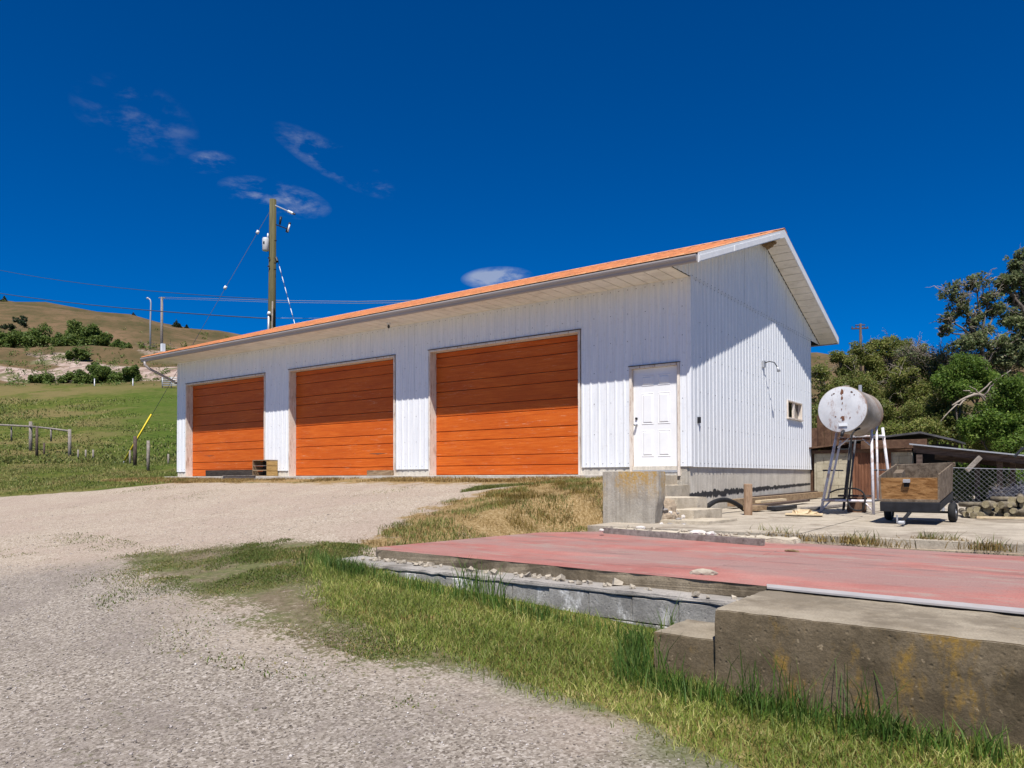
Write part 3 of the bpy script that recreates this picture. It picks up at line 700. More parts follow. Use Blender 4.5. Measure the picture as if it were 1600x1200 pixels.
# foundation
edges = [L]+[q for o_ in OPEN for q in o_]+[0]
for a, b in zip(edges[0::2], edges[1::2]):
    MB().b2((a+.004, .012, -.75), (b-.03, .3, ZS+.01)).build('foundation_pier', FOUND, G)
MB().b2((-.3, .012, -.95), (-.022, D-.03, ZS+.012)).build('foundation_wall', FOUND, G)
MB().b2((L+.01, .32, -1.0), (L+.3, D, ZS)).build('foundation_wall', FOUND, G)
g = random.Random(3); pts = []; yy = -.05; 
while yy < D-.05: pts.append(yy); yy += g.uniform(.03, .09)
tv = []; tf = []
for i, q in enumerate(pts):
    c0 = -.42+.018*q; th = .16*(1-.72*q/D)*g.uniform(.1, 1); dn = .15*(1-.72*q/D)*g.uniform(.1, 1)
    tv += [(-.017, q, c0-dn*.6-.012), (-.017, q, c0+th*.6+.012)]
    if i: n_ = len(tv); tf.append((n_-4, n_-2, n_-1, n_-3))
MB().add(tv, tf).build('tar_line', TAR, G)
MB().b2((L-.1, -.42, -.30), (-1.5, .24, -.004)).build('door_sill', APRON, G, bevel=.01)
# garage doors
for di, (a, b) in enumerate(OPEN):
    dr = MB().b2((a+.003, REC+.02, 0), (b-.003, REC+.06, ZT)).build('garage_door', BROWNB, G)
    lines = [0.004]+sorted([.23+.62*i for i in range(5)]+[.47+.62*i for i in range(5)])+[ZT-.004]
    lines = [z for z in lines if z < ZT-.05]+[ZT-.004]
    for z0, z1 in zip(lines, lines[1:]):
        zz0, zz1 = z0+.004, z1-.004
        jit = random.Random(di*50+int(z0*100)).uniform(-.002, .002)
        mb = MB(); y0 = REC+jit
        mb.add([(a+.006, y0+.019, zz0), (b-.006, y0+.019, zz0), (b-.006, y0+.019, zz1), (a+.006, y0+.019, zz1),
                (a+.006, y0, zz0+.010), (b-.006, y0, zz0+.010), (b-.006, y0, zz1-.010), (a+.006, y0, zz1-.010)],
               [(4, 5, 6, 7), (0, 1, 5, 4), (1, 2, 6, 5), (2, 3, 7, 6), (3, 0, 4, 7)])
        mb.build('door_panel', DOORP, dr)
    fr = MB().b2((a-.045, -.034, -.002), (a, REC+.05, ZT+.045)).build('door_jamb', TRIM, G)
    MB().b2((b, -.033, -.002), (b+.045, REC+.05, ZT+.045)).build('door_jamb', TRIM, G)
    MB().b2((a+.001, -.036, ZT), (b-.001, REC+.05, ZT+.043)).build('door_head', TRIM, G)
    MB().b2((a-.06, -.05, ZT+.046), (b+.06, -.004, ZT+.062)).build('drip_cap', DARKW, G)
# splits in the old door boards
for (px, py, w_, h_, s_) in ((590, 708, .62, .05, 1), (327, 711, .55, .03, 2)):
    c0 = onY(px, py, REC); rr = random.Random(s_); n_ = 9; vs = []; fs = []
    for i in range(n_):
        u_ = i/(n_-1); hh = h_*(1-abs(2*u_-1))**1.6*rr.uniform(.5, 1)+.003
        vs += [(c0[0]-w_/2+w_*u_, REC-.004, c0[2]-hh*.7), (c0[0]-w_/2+w_*u_, REC-.004, c0[2]+.004)]
        if i: k = len(vs); fs.append((k-4, k-2, k-1, k-3))
    MB().add(vs, fs).build('split_board', DARKW, G)
# entry door
dl = MB().b2((MD[0], .05, MZ0+.06), (MD[1], .09, MZ1)).build('entry_door', WHITE, G)
dw = MD[1]-MD[0]
for (z0, z1) in ((.36, .90), (1.02, 1.66), (1.80, 2.02)):
    for s_ in (0, 1):
        x0 = MD[0]+dw*(.19 if s_ == 0 else .55); x1 = x0+dw*.27; i_ = .022
        mb = MB()
        mb.add([(x0, .049, z0), (x1, .049, z0), (x1, .049, z1), (x0, .049, z1), (x0+.01, .041, z0+.01), (x1-.01, .041, z0+.01), (x1-.01, .041, z1-.01), (x0+.01, .041, z1-.01),
                (x0+i_, .049, z0+i_), (x1-i_, .049, z0+i_), (x1-i_, .049, z1-i_), (x0+i_, .049, z1-i_), (x0+.05, .036, z0+.05), (x1-.05, .036, z0+.05), (x1-.05, .036, z1-.05), (x0+.05, .036, z1-.05)],
               [(i, (i+1) % 4, 4+(i+1) % 4, 4+i) for i in range(4)]+[(4+i, 4+(i+1) % 4, 8+(i+1) % 4, 8+i) for i in range(4)]+[(8+i, 8+(i+1) % 4, 12+(i+1) % 4, 12+i) for i in range(4)]+[(12, 13, 14, 15)])
        mb.build('moulded_panel', WHITE, dl, fix=False)
kx = MD[0]+.07
MB().tube([(kx, .05, 1.02), (kx, .0, 1.02), (kx, -.012, 1.02)], [.025, .022, .03], 10).build('door_knob', GALV, dl, True)
MB().tube([(kx, -.011, 1.02), (kx, -.045, 1.02)], [.03, .024], 10).build('knob_grip', GALV, dl, True)
MB().tube([(kx, .05, 1.15), (kx, .025, 1.15)], .026, 10).build('deadbolt', BLACKM, dl, True)
MB().b2((MD[0]-.055, -.032, MZ0-.06), (MD[0]-.004, .12, MZ1+.05)).build('entry_jamb', TRIM, G)
MB().b2((MD[1]+.004, -.031, MZ0-.06), (MD[1]+.055, .12, MZ1+.05)).build('entry_jamb', TRIM, G)
MB().b2((MD[0]-.003, -.034, MZ1+.004), (MD[1]+.003, .12, MZ1+.048)).build('entry_head', TRIM, G)
MB().b2((MD[0]-.07, -.05, MZ1+.051), (MD[1]+.07, -.004, MZ1+.064)).build('drip_cap', DARKW, G)
MB().b2((MD[0], .0, MZ0+.01), (MD[1], .14, MZ0+.055)).build('threshold', GALV, G)
MB().b2((MD[0]-.05, .1, -.25), (MD[1]+.05, .3, MZ1)).build('entry_void', DARKV, G)
# gable window
wf = MB()
y0, y1, z0, z1 = WIN
for (p, q) in (((.0, y0-.04, z0-.03), (.045, y0, z1+.03)), ((.0, y1, z0-.03), (.045, y1+.04, z1+.03)), ((.0, y0, z1), (.044, y1, z1+.03)), ((-.02, y0+.53, z0), (.03, y0+.63, z1))): wf.b2(p, q)
wo_ = wf.build('window', TRIM, G)
MB().b2((.0, y0-.06, z0-.035), (.075, y1+.06, z0-.001)).build('window_sill', TRIM, wo_)
MB().b2((-.07, y0, z0), (-.06, y0+.53, z1)).build('pane', GLASS, wo_); MB().b2((-.07, y0+.63, z0), (-.06, y1, z1)).build('pane', GLASS, wo_)
# front soffit boards
u = L-OG
while u < -.001:
    v = min(u+.305, 0.)
    MB().b2((u+.009, -OF+.01, ZE-.006), (v-.009, -.002, ZE+.006)).build('soffit_panel', SOFFIT, G)
    u = v
MB().b2((L-OG, -OF+.01, ZE+.008), (-.002, 0, ZE+.02)).build('soffit_backing', DARKV, G)
# sloping soffit of the near gable
nb = int((YR+OF)/.30)
for side in (0, 1):
    for i in range(nb):
        ya = -OF+(YR+OF)*i/nb+.010; yb = -OF+(YR+OF)*(i+1)/nb-.010
        if side: ya, yb = D-yb, D-ya
        za, zb = roofz(ya), roofz(yb); x0, x1 = .045, OG-.02
        MB().add([(x0, ya, za), (x1, ya, za), (x1, yb, zb), (x0, yb, zb), (x0, ya, za+.012), (x1, ya, za+.012), (x1, yb, zb+.012), (x0, yb, zb+.012)],
                 [(0, 1, 2, 3), (7, 6, 5, 4), (0, 4, 5, 1), (1, 5, 6, 2), (2, 6, 7, 3), (3, 7, 4, 0)]).build('soffit_panel', SOFFIT, G)
def slab_on_roof(x0, x1, ya, yb, dz0, dz1):
    za, zb = roofz(ya) if ya <= YR else roofz(ya), roofz(yb)
    vs = [(x0, ya, za+dz0), (x1, ya, za+dz0), (x1, yb, zb+dz0), (x0, yb, zb+dz0), (x0, ya, za+dz1), (x1, ya, za+dz1), (x1, yb, zb+dz1), (x0, yb, zb+dz1)]
    return MB().add(vs, [(3, 2, 1, 0), (4, 5, 6, 7), (0, 1, 5, 4), (1, 2, 6, 5), (2, 3, 7, 6), (3, 0, 4, 7)])
FH = .165
slab_on_roof(L-OG, OG-.03, -OF, YR, .014, .02).build('roof_deck', DARKV, G); slab_on_roof(L-OG, OG-.03, YR, D+OF, .014, .02).build('roof_deck', DARKV, G)
for s_, (ya, yb) in enumerate(((-OF-.02, YR), (YR, D+OF))):
    slab_on_roof(OG-.022, OG+.004, ya, yb, -.018, FH).build('rake_fascia', FASCIA, G)
    slab_on_roof(L-OG, L-OG+.025, ya, yb, -.018, FH).build('rake_fascia', FASCIA, G)
slab_on_roof(OG+.005, OG+.012, -OF+.02, .9, .0, .10).build('loose_trim', FASCIA, G)
slab_on_roof(OG+.005, OG+.014, .92, YR-.35, .0, .11).build('loose_trim', FASCIA, G)
MB().b2((L-OG+.03, -OF-.018, ZE-.016), (OG-.025, -OF, ZE+FH-.02)).build('eave_fascia', GUTTER, G)
MB().b2((L-OG+.03, D+OF, ZE-.016), (OG-.025, D+OF+.02, ZE+FH-.02)).build('eave_fascia', GUTTER, G)
# gutter (ogee) along the front and rear eaves
gp = [(0, .125), (0, 0), (.05, 0), (.062, .012), (.07, .045), (.098, .075), (.108, .10), (.108, .125), (.100, .125), (.100, .102), (.062, .05), (.052, .01), (.006, .008), (.006, .125)]
for yb_, sg in ((-OF-.019, -1), (D+OF+.021, 1)):
    vs = []; n = len(gp)
    for xx in (L-OG+.01, OG-.01): vs += [(xx, yb_+sg*p, ZE-.02+q) for p, q in gp]
    MB().add(vs, [(i, (i+1) % n, n+(i+1) % n, n+i) for i in range(n)]+[tuple(range(7, -1, -1)), tuple(range(n, n+8))]).build('gutter', GUTTER, G)
# roof sheets with raised seams, one every 0.9 m
xx = L-OG-.04
while xx < OG-.01:
    x1 = min(xx+.9, OG+.002)
    for (ya, yb) in ((-OF-.075, YR), (YR, D+OF+.075)):
        mb = slab_on_roof(xx+.001, x1-.001, ya, yb, FH+.004, FH+.016)
        q = xx+.03
        while q < x1-.02:
            s2 = slab_on_roof(q, q+.028, ya+.001, yb-.001, FH+.0165, FH+.034); mb.add(s2.v, s2.f); q += .3
        mb.build('roof_sheet', ROOF, G)
    xx = x1
mb = MB(); za = roofz(YR)+FH+.036
mb.add([(L-OG-.05, YR-.2, za-.2*SLOPE), (OG+.006, YR-.2, za-.2*SLOPE), (OG+.006, YR, za+.012), (L-OG-.05, YR, za+.012), (L-OG-.05, YR+.2, za-.2*SLOPE), (OG+.006, YR+.2, za-.2*SLOPE)], [(0, 1, 2, 3), (3, 2, 5, 4)])
mb.build('ridge_cap', ROOF, G)
# downpipe at the far end
MB().tube([(L-OG+.22, -OF-.07, ZE-.02), (L-OG+.22, -OF-.07, ZE-.13), (L-OG+.30, -OF+.05, ZE-.26), (L-.06, -.12, ZE-.62), (L-.06, .1, ZE-.75), (L-.06, .1, .2)], .042, 10).build('downpipe', GUTTER, G, True)
# sheet screws
sc = MB()
def scr(c, ax):
    r = .011; d = .010
    if ax == 'y': vs = [(c[0]-r, c[1], c[2]), (c[0], c[1], c[2]-r), (c[0]+r, c[1], c[2]), (c[0], c[1], c[2]+r), (c[0], c[1]-d, c[2])]
    else: vs = [(c[0], c[1]-r, c[2]), (c[0], c[1], c[2]-r), (c[0], c[1]+r, c[2]), (c[0], c[1], c[2]+r), (c[0]+d, c[1], c[2])]
    sc.add(vs, [(0, 1, 4), (1, 2, 4), (2, 3, 4), (3, 0, 4)])
q = L+.064
while q < 0:
    for z in (.23, .85, 1.5, 2.15, 2.75, 3.32, 3.82):
        if any(p-.03 < q < r+.03 and z < zt+.04 for p, r, zt in fo): continue
        if z not in (.23, 3.82) and (round((q-L)/.2) % 2): continue
        scr((q, -.014, z), 'y')
    q += .2
q = .06
while q < D:
    for z in (.22, .95, 1.65, 2.35, 3.05, ZE-.03, ZE+.03):
        if WIN[0]-.06 < q < WIN[1]+.06 and WIN[2]-.05 < z < WIN[3]+.05: continue
        if .22 < z < 3.5 and (round(q/.2) % 2): continue
        scr((.0265 if z > ZE else .0165, q, z), 'x')
    q += .2
tag(sc.build('siding_screws', BLACKM, G, fix=False), kind='stuff')
# small fittings
cn = MB(); cn.b2((.014, 1.55-1.24, 1.02), (.06, 1.55-1.17, 1.14)); cn.build('switch_box', BLACKM, G)
lp = empty('wall_lamp', (.03, 4.36, 2.66), 'small dark bracket lamp on the sunlit gable wall', 'lamp')
MB().b2((.02, 4.30, 2.60), (.07, 4.42, 2.76)).build('mounting_box', GALV, lp)
MB().tube([(.05, 4.36, 2.70), (.16, 4.40, 2.74), (.25, 4.50, 2.72), (.29, 4.60, 2.62)], .012, 6).build('bracket', BLACKM, lp, True)
MB().tube([(.29, 4.60, 2.62), (.31, 4.62, 2.56), (.32, 4.63, 2.50)], [.02, .035, .042], 10).build('lamp_head', GALV, lp, True)
bl = empty('soffit_lamp', (-7.9, -.45, ZE-.02), 'small bare bulb under the front soffit beside the widest door', 'lamp')
MB().tube([(-7.9, -.45, ZE-.006), (-7.9, -.45, ZE-.05)], .05, 10).build('base', CERAM, bl, True)
MB().tube([(-7.9, -.45, ZE-.05), (-7.9, -.45, ZE-.09), (-7.9, -.45, ZE-.13), (-7.9, -.45, ZE-.15)], [.02, .035, .03, .01], 10).build('bulb', GLASS, bl, True)
nest = link('bird_nest', stone_mesh('bird_nest', 4, 3, .5), STRAW, loc=(.16, YR+.05, roofz(YR)-.08)); nest.scale = (.14, .22, .09)
tag(nest, 'brown straw nest stuck under the gable peak', 'nest')

# ------------------------------------------------------------------ yard, red slab, walls and steps
pad = MB().prism([(.05, -4.05), (.05, 14), (13, 14), (13, -4.6)], -.95, -.88).build('pavement', DIRT); tag(pad, kind='structure')
px_ = [.06, 3.15, 6.4, 9.7, 13]; py_ = [-4.05, -.55, 3.1, 7.0, 10.5, 14]
for i in range(4):
    for j in range(5):
        a, b, c, d = px_[i]+.008, px_[i+1]-.008, py_[j]+.008, py_[j+1]-.008
        c2 = c-.06*(i+.5) if j == 0 else c
        zf = lambda yy: np.interp(yy, [-5, -3, 2, 9, 14], [-.80, -.765, -.72, -.655, -.65])
        dz = random.Random(i*9+j).uniform(-.004, .004)
        MB().prism([(a, c2), (b, c2-.05 if j == 0 else c2), (b, d), (a, d)], -.90, [zf(c)+dz, zf(c)+dz, zf(d)+dz, zf(d)+dz]).build('pavement_slab', PADC, pad)
def padz(yy): return float(np.interp(yy, [-5, -3, 2, 9, 14], [-.80, -.765, -.72, -.655, -.65]))
RED = [(-.50, -7.86), (-.30, -8.02), (1.2, -8.12), (2.6, -8.22), (4.16, -8.335), (5.67, -8.47), (12, -8.95), (12, -5.3), (5.54, -4.83), (2.83, -4.50), (.4, -4.20), (-.25, -4.9), (-.36, -5.9), (-.46, -7.2)]
def red_slab():
    bm = bmesh.new(); top = [bm.verts.new((a, b, -.85)) for a, b in RED]; f = bm.faces.new(top)
    r = bmesh.ops.extrude_face_region(bm, geom=[f]); 
    for v in r['geom']:
        if isinstance(v, bmesh.types.BMVert): v.co.z -= .11
    bmesh.ops.recalc_face_normals(bm, faces=bm.faces)
    es = [e for e in bm.edges if all(abs(v.co.z+.85) < 1e-4 for v in e.verts)]
    bmesh.ops.subdivide_edges(bm, edges=list(bm.edges), cuts=14, use_grid_fill=False)
    for v in bm.verts:
        n = mnoise.noise(v.co*4)*.018+mnoise.noise(v.co*13)*.010
        if v.co.z < -.9: v.co.y -= n*.6
        else: v.co.y += n; v.co.x += n*.5
    me = bpy.data.meshes.new('red_pavement'); bm.to_mesh(me); bm.free()
    me.materials.append(REDS); me.materials.append(EDGEC)
    for p in me.polygons: p.material_index = 0 if p.normal.z > .7 else 1
    o = link('red_pavement', me, None); tag(o, kind='structure')
    a, b = onZ(1100, 893, -.85), onZ(1215, 862, -.85)
    d = b-a; n_ = np.array([-d[1], d[0], 0])/np.linalg.norm(d)*.012; z_ = np.array([0, 0, .006])
    MB().add([a-n_, a+n_, b+n_, b-n_, a-n_*.5+z_, a+n_*.5+z_, b+n_*.5+z_, b-n_*.5+z_], [(4, 5, 6, 7), (0, 1, 5, 4), (1, 2, 6, 5), (2, 3, 7, 6), (3, 0, 4, 7)]).build('joint_bead', REDS, o)
red_slab()
rw = empty('retaining_wall', (1.8, -8.5, -1.3), 'low grey block retaining wall under the red slab edge', 'wall')
def sk(co): return (co.x, co.y-.075*(co.x-1)*.30, co.z)
rough('ledge', (-.72, -8.47, -1.0), (4.2, -7.9, -.955), LEDGE, rw, .09, .010, .012, 3, 7., sk)
g = random.Random(8)
for c in range(3):
    xx = -.5+(.2 if c % 2 else 0)
    while xx < 4.12:
        x1 = xx+.392; z1 = -1.003-c*.198; y_ = -8.455-.0225*((xx+x1)/2-1)+g.uniform(-.004, .004)
        mb = MB().b2((xx, y_, z1-.190), (x1, y_+.19, z1)); mb.build('concrete_block', CMU, rw, bevel=.004); xx += .4
MB().b2((-.52, -8.43, -1.6), (4.15, -8.2, -1.01)).build('mortar_core', DARKV, rw)
er = MB(); g = random.Random(55)
for i in range(95):
    x_q = g.uniform(-.4, 4.1); r_q = g.uniform(.006, .022)*(1.8 if g.random() < .12 else 1); y_q = -8.03-.075*(x_q+.3)-g.uniform(.02, .20)**1.1-.02; er.box((x_q, y_q, -.952+r_q*.5), (r_q*2.2, r_q*1.7, r_q*1.3), g.uniform(0, 3), g.uniform(-.5, .5), g.uniform(-.5, .5), jit=r_q*.4)
tag(er.build('edge_rubble', STONE_T), 'crumbled concrete bits lying along the ledge under the red slab', 'rubble', kind='stuff')
fb = empty('loading_block', (4.9, -8.9, -1.4), 'big lichen stained concrete block in the right foreground', 'concrete block')
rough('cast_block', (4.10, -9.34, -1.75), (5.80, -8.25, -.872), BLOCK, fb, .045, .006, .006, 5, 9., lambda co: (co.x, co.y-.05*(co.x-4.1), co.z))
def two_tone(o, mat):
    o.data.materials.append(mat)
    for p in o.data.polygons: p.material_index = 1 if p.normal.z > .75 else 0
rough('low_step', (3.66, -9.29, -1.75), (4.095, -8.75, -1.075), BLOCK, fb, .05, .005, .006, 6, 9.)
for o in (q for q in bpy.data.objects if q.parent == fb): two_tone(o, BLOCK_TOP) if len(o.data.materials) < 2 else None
fb2 = rough('concrete_slab', (5.82, -9.44, -1.8), (8.2, -8.42, -.90), BLOCK, None, .06, .014, .02, 9, 6.); tag(fb2, 'rough concrete block at the right picture edge', 'concrete block')
st = MB().add([(4.10, -8.31, -.848), (4.13, -8.40, -.858), (6.9, -8.66, -.858), (6.9, -8.56, -.848), (4.10, -8.31, -.836), (4.13, -8.40, -.846), (6.9, -8.66, -.846), (6.9, -8.56, -.836)], [(0, 1, 2, 3), (7, 6, 5, 4), (0, 4, 5, 1), (1, 5, 6, 2), (2, 6, 7, 3), (3, 7, 4, 0)])
tag(st.build('metal_strip', STRIP), 'long pale flat strip lying along the red slab edge', 'strip')
p0 = onZ(1095, 899, -.85); s_ = link('loose_stone', stone_mesh('loose_stone', 7), STONE_T, loc=(p0[0], p0[1]+.04, -.835), rot=(0, 0, .15)); s_.scale = (.115, .055, .03); tag(s_, 'flat tan stone on the edge of the red slab', 'stone')
p0 = onZ(1238, 863, -.85); s_ = link('dead_leaf_clump', stone_mesh('dead_leaf_clump', 9, 2, .6), STRAW, loc=(p0[0], p0[1], -.845)); s_.scale = (.09, .05, .015); tag(s_, 'small clump of dead leaves on the red slab', 'leaves')
a0, b0 = onZ(945, 828, -.80), onZ(1192, 847, -.80)
ang = math.atan2(b0[1]-a0[1], b0[0]-a0[0])
tag(MB(((a0+b0)/2)).box((a0+b0)/2+np.array([0, 0, -.01]), (np.linalg.norm(b0-a0), .07, .075), ang, jit=.004).build('timber_board', GREYW), 'grey timber board between the red slab and the steps', 'board')
kb = rough('broken_kerb', (a0[0]-.05, a0[1]+.12, -.95), (3.3, a0[1]+.42, -.79), STEPC, None, .07, .022, .012, 14, 6., lambda co: (co.x, co.y-.14*(co.x-a0[0]), co.z)); tag(kb, 'crumbling concrete kerb behind the grey timber board', 'kerb')
g = random.Random(31)
for (px, py, r, l_) in ((1001, 825, .06, 'white broken stone on the kerb below the wing wall'), (1090, 833, .08, 'longest white broken stone on the kerb before the steps'), (1110, 835, .07, 'white broken stone on the kerb nearest the lowest step'), (940, 829, .05, 'pale stone at the left end of the grey timber board')):
    p = onZ(px, py, -.78); o = link('broken_stone', stone_mesh('broken_stone', px), STONE_W, loc=tuple(p), rot=(0, 0, g.uniform(0, 3))); o.scale = (r*1.3, r*.7, r*.5); tag(o, l_, 'stone', 'white broken stones on the kerb')
kr = MB(); g = random.Random(77)
for i in range(26):
    t_q = g.random(); c_q = a0+(b0-a0)*t_q+np.array([0, g.uniform(.08, .5), 0]); r_q = g.uniform(.008, .03); kr.box((c_q[0], c_q[1], -.785+r_q*.4), (r_q*2, r_q*1.6, r_q*1.2), g.uniform(0, 3), g.uniform(-.4, .4), g.uniform(-.4, .4), jit=r_q*.35)
tag(kr.build('kerb_rubble', STONE_T), 'small pale rubble strewn along the broken kerb', 'rubble', kind='stuff')
ww = rough('wing_wall', (-.12, -3.28, -1.0), (.86, -3.02, .036), WING, None, .06, .007, .008, 12, 5., lambda co: (co.x-(.10*max(0, min(1, (-.35-co.z)/.5)) if co.x > .8 else 0), co.y, co.z))
tag(ww, 'upright concrete wing wall with orange lichen left of the steps', 'wall')
cs = empty('concrete_steps', (.5, -1.6, -.75), 'broken concrete steps going up to the white entry door', 'steps')
rough('landing', (-1.35, -.60, -.5), (-.26, -.045, -.02), STEPC, cs, .08, .004, .006, 15)
rough('step', (-1.3, -1.45, -.55), (.0, -.05, -.205), STEPC, cs, .06, .007, .006, 16)
rough('step', (-.35, -2.15, -.62), (.72, -1.1, -.405), STEPC, cs, .06, .007, .006, 17, 6., lambda co: (co.x+.10*(co.y+1.6), co.y, co.z))
rough('step', (-.1, -2.5, -.80), (1.14, -1.46, -.585), STEPC, cs, .06, .007, .006, 18, 6., lambda co: (co.x+.08*(co.y+2), co.y, co.z))
rough('step', (.3, -3.05, -.86), (1.62, -2.08, -.722), STEPC, cs, .06, .005, .006, 19, 6., lambda co: (co.x+.10*(co.y+2.5), co.y, co.z))
mb = bmesh.new(); bmesh.ops.create_icosphere(mb, subdivisions=5, radius=1)
for v in mb.verts:
    n = mnoise.fractal(v.co*3, 1, 2, 5); v.co *= 1+.16*n
    v.co = Vector((.52+v.co.x*.42, -2.70+v.co.y*.38, -.88+max(v.co.z, -.2)*.52))
me = bpy.data.meshes.new('rubble'); mb.to_mesh(me); mb.free(); o = link('rubble', me, DIRT, cs); o.matrix_parent_inverse = cs.matrix_world.inverted()
for i in range(34):
    a = g.uniform(.2, 1.3); b = g.uniform(-3.3, -2.5); z = -.80+max(0, .36-.75*abs(a-.62)) if b > -3.0 else -.79
    s_ = g.uniform(.02, .055); o = link('rubble_stone', stone_mesh('rubble_stone', i, 1), (STONE_T, STONE_W, STONE_G)[i % 3], cs, rot=(g.random()*3, 0, g.random()*3)); o.matrix_parent_inverse = cs.matrix_world.inverted(); o.location = (a, b, z); o.scale = (s_*1.3, s_, s_*.7)
# ------------------------------------------------------------------ things in the yard
def loc(mb, name, mat, parent, smooth=False, bevel=0):
    o = mb.build(name, mat, None, smooth, bevel); o.parent = parent; return o
pz = padz(-1.2); p = onZ(1169, 806, pz)
po = MB((p[0], p[1], pz)).box((p[0], p[1], pz+.28), (.145, .145, .57), .35, jit=.006).build('timber_post', POSTW, bevel=.012); tag(po, 'short square brown timber post standing on the yard concrete', 'post')
# fuel tank and its stand
TC = at(1316, 641, 12.9); TR = .405; TL = 1.42
tk = empty('fuel_tank', tuple(TC), 'rusty white cylindrical fuel tank on a pipe stand', 'tank')
n = 48; ys = [0, .004, .03, .035, TL/2, TL-.035, TL-.03, TL]; rs = [TR-.02, TR-.003, TR, TR-.004, TR-.004, TR-.004, TR, TR-.02]
vs = []; fs = []
for y_, r_q in zip(ys, rs):
    vs += [(TC[0]+r_q*math.sin(2*math.pi*k/n), TC[1]+y_, TC[2]+r_q*math.cos(2*math.pi*k/n)) for k in range(n)]
for i in range(len(ys)-1):
    fs += [(i*n+k, i*n+(k+1) % n, (i+1)*n+(k+1) % n, (i+1)*n+k) for k in range(n)]
fs.append(tuple(range((len(ys)-1)*n, len(ys)*n)))
MB().add(vs, fs).build('drum', TANKS, tk, True)
vs = [(TC[0], TC[1]-.028, TC[2])]; fs = []
for j in range(1, 7):
    r_q = (TR-.012)*j/6; vs += [(TC[0]+r_q*math.sin(2*math.pi*k/n), TC[1]-.028*(1-(j/6)**2)-.001, TC[2]+r_q*math.cos(2*math.pi*k/n)) for k in range(n)]
fs += [(0, 1+k, 1+(k+1) % n) for k in range(n)]
for j in range(5): fs += [(1+j*n+k, 1+(j+1)*n+k, 1+(j+1)*n+(k+1) % n, 1+j*n+(k+1) % n) for k in range(n)]
MB().add(vs, fs).build('drum_end', TANKE, tk, True)
MB().tube([(TC[0]+.01, TC[1]+.25, TC[2]+TR-.02), (TC[0]+.01, TC[1]+.25, TC[2]+TR+.03)], .06, 12).build('filler_cap', TANKS, tk)
MB().tube([(TC[0]+.12, TC[1]+.85, TC[2]+TR-.06), (TC[0]+.12, TC[1]+.85, TC[2]+TR+.09)], .03, 10).build('vent_pipe', GALV, tk)
MB().b2((TC[0]-.05, TC[1]-.030, TC[2]-.29), (TC[0]+.09, TC[1]-.024, TC[2]-.24)).build('label_plate', CERAM, tk)
MB().tube([(TC[0]+.02, TC[1]+.01, TC[2]-TR+.03), (TC[0]+.02, TC[1]-.10, TC[2]-TR+.0), (TC[0]+.02, TC[1]-.13, TC[2]-TR-.06)], .028, 8).build('outlet_valve', BLACKM, tk, True)
rsd = MB(); g = random.Random(5)
def patch(cx, cz, w, hgt, s):
    rr = random.Random(s); vs = []; m_ = 11
    for k in range(m_): a = 6.283*k/m_; q = rr.uniform(.5, 1.1); vs.append((TC[0]+cx+w*q*math.cos(a), TC[1]-.0345+.03*((cx*cx+cz*cz)/TR**2), TC[2]+cz+hgt*q*math.sin(a)))
    rsd.add(vs, [tuple(range(m_))])
for (cx, cz, w, hh) in ((.0, .30, .028, .075), (.005, .20, .018, .05), (.01, .10, .01, .03), (.0, .0, .008, .02), (.01, -.14, .045, .03), (.02, -.17, .025, .03), (-.13, .28, .02, .012), (-.16, .26, .012, .02), (.16, .29, .022, .018), (.2, .24, .012, .012), (-.10, -.12, .015, .012), (.13, -.15, .014, .02)): patch(cx, cz, w, hh, int(cx*1000+cz*77+500))
rsd.build('rust_stain', CORR, tk)
pz = padz(.3)
ts = empty('tank_stand', (TC[0]+.1, TC[1]+.6, pz), 'white pipe stand with splayed legs under the fuel tank', 'stand')
fl = onZ(1282, 803, pz); fr_ = onZ(1366, 809, padz(0)); fr_[1] = fl[1]-.12
xl, xr = fl[0], fr_[0]-.15; yf, yb = fl[1], fl[1]+1.25
xtl, xtr = TC[0]-.31, TC[0]+.24; zt = TC[2]-.22
def leg(x0, y0, x1, y1, z1, r=.026, mat=PIPEW, nm='leg'): return MB().tube([(x0, y0, pz), (x1, y1, z1)], r, 8).build(nm, mat, ts, True)
leg(xl, yf, xtl-.02, yf+.28, zt); leg(xr, yf-.05, xtr, yf+.25, zt+.10); leg(xl+.12, yb, xtl+.05, yb-.15, zt, mat=PIPED); leg(xr+.10, yb, xtr+.04, yb-.15, zt)
MB().tube([(xl+.07, yf+.25, pz+.25), (xtl+.06, yf+.35, zt)], .02, 8).build('inner_leg', PIPEW, ts, True)
MB().tube([(xr+.03, yf+.2, pz+.25), (xtr+.07, yf+.35, zt)], .02, 8).build('inner_leg', PIPEW, ts, True)
MB().tube([(xl+.22, yb-.1, pz), (xtl+.14, yb-.2, zt)], .02, 8).build('inner_leg', PIPED, ts, True)
def rail(a, b, r=.018, mat=PIPEW, nm='rail'): return MB().tube([a, b], r, 8).build(nm, mat, ts, True)
rail((xl+.01, yf+.04, pz+.24), (xr-.01, yf+.0, pz+.24), .024); rail((xr, yf+.05, pz+.25), (xr+.12, yb, pz+.25), .02, PIPED); rail((xl+.02, yf+.05, pz+.25), (xl+.12, yb, pz+.25), .02, PIPED)
rail((xl+.03, yf+.1, pz+.80), (xl+.13, yb-.05, pz+.80), .014, PIPED); rail((xr-.01, yf+.1, pz+.80), (xr+.12, yb-.05, pz+.80), .014, PIPED)
rail((xl+.17, yf+.04, pz+.235), (xl+.02, yf+.0, pz+.06), .015, nm='brace'); rail((xr-.17, yf+.02, pz+.235), (xr-.01, yf-.04, pz+.06), .015, nm='brace')
rail((xtl, yf+.28, zt-.24), (xtr, yf+.26, zt-.24), .02, CORR); rail((xtl+.05, yb-.18, zt-.16), (xtr+.05, yb-.18, zt-.16), .02)
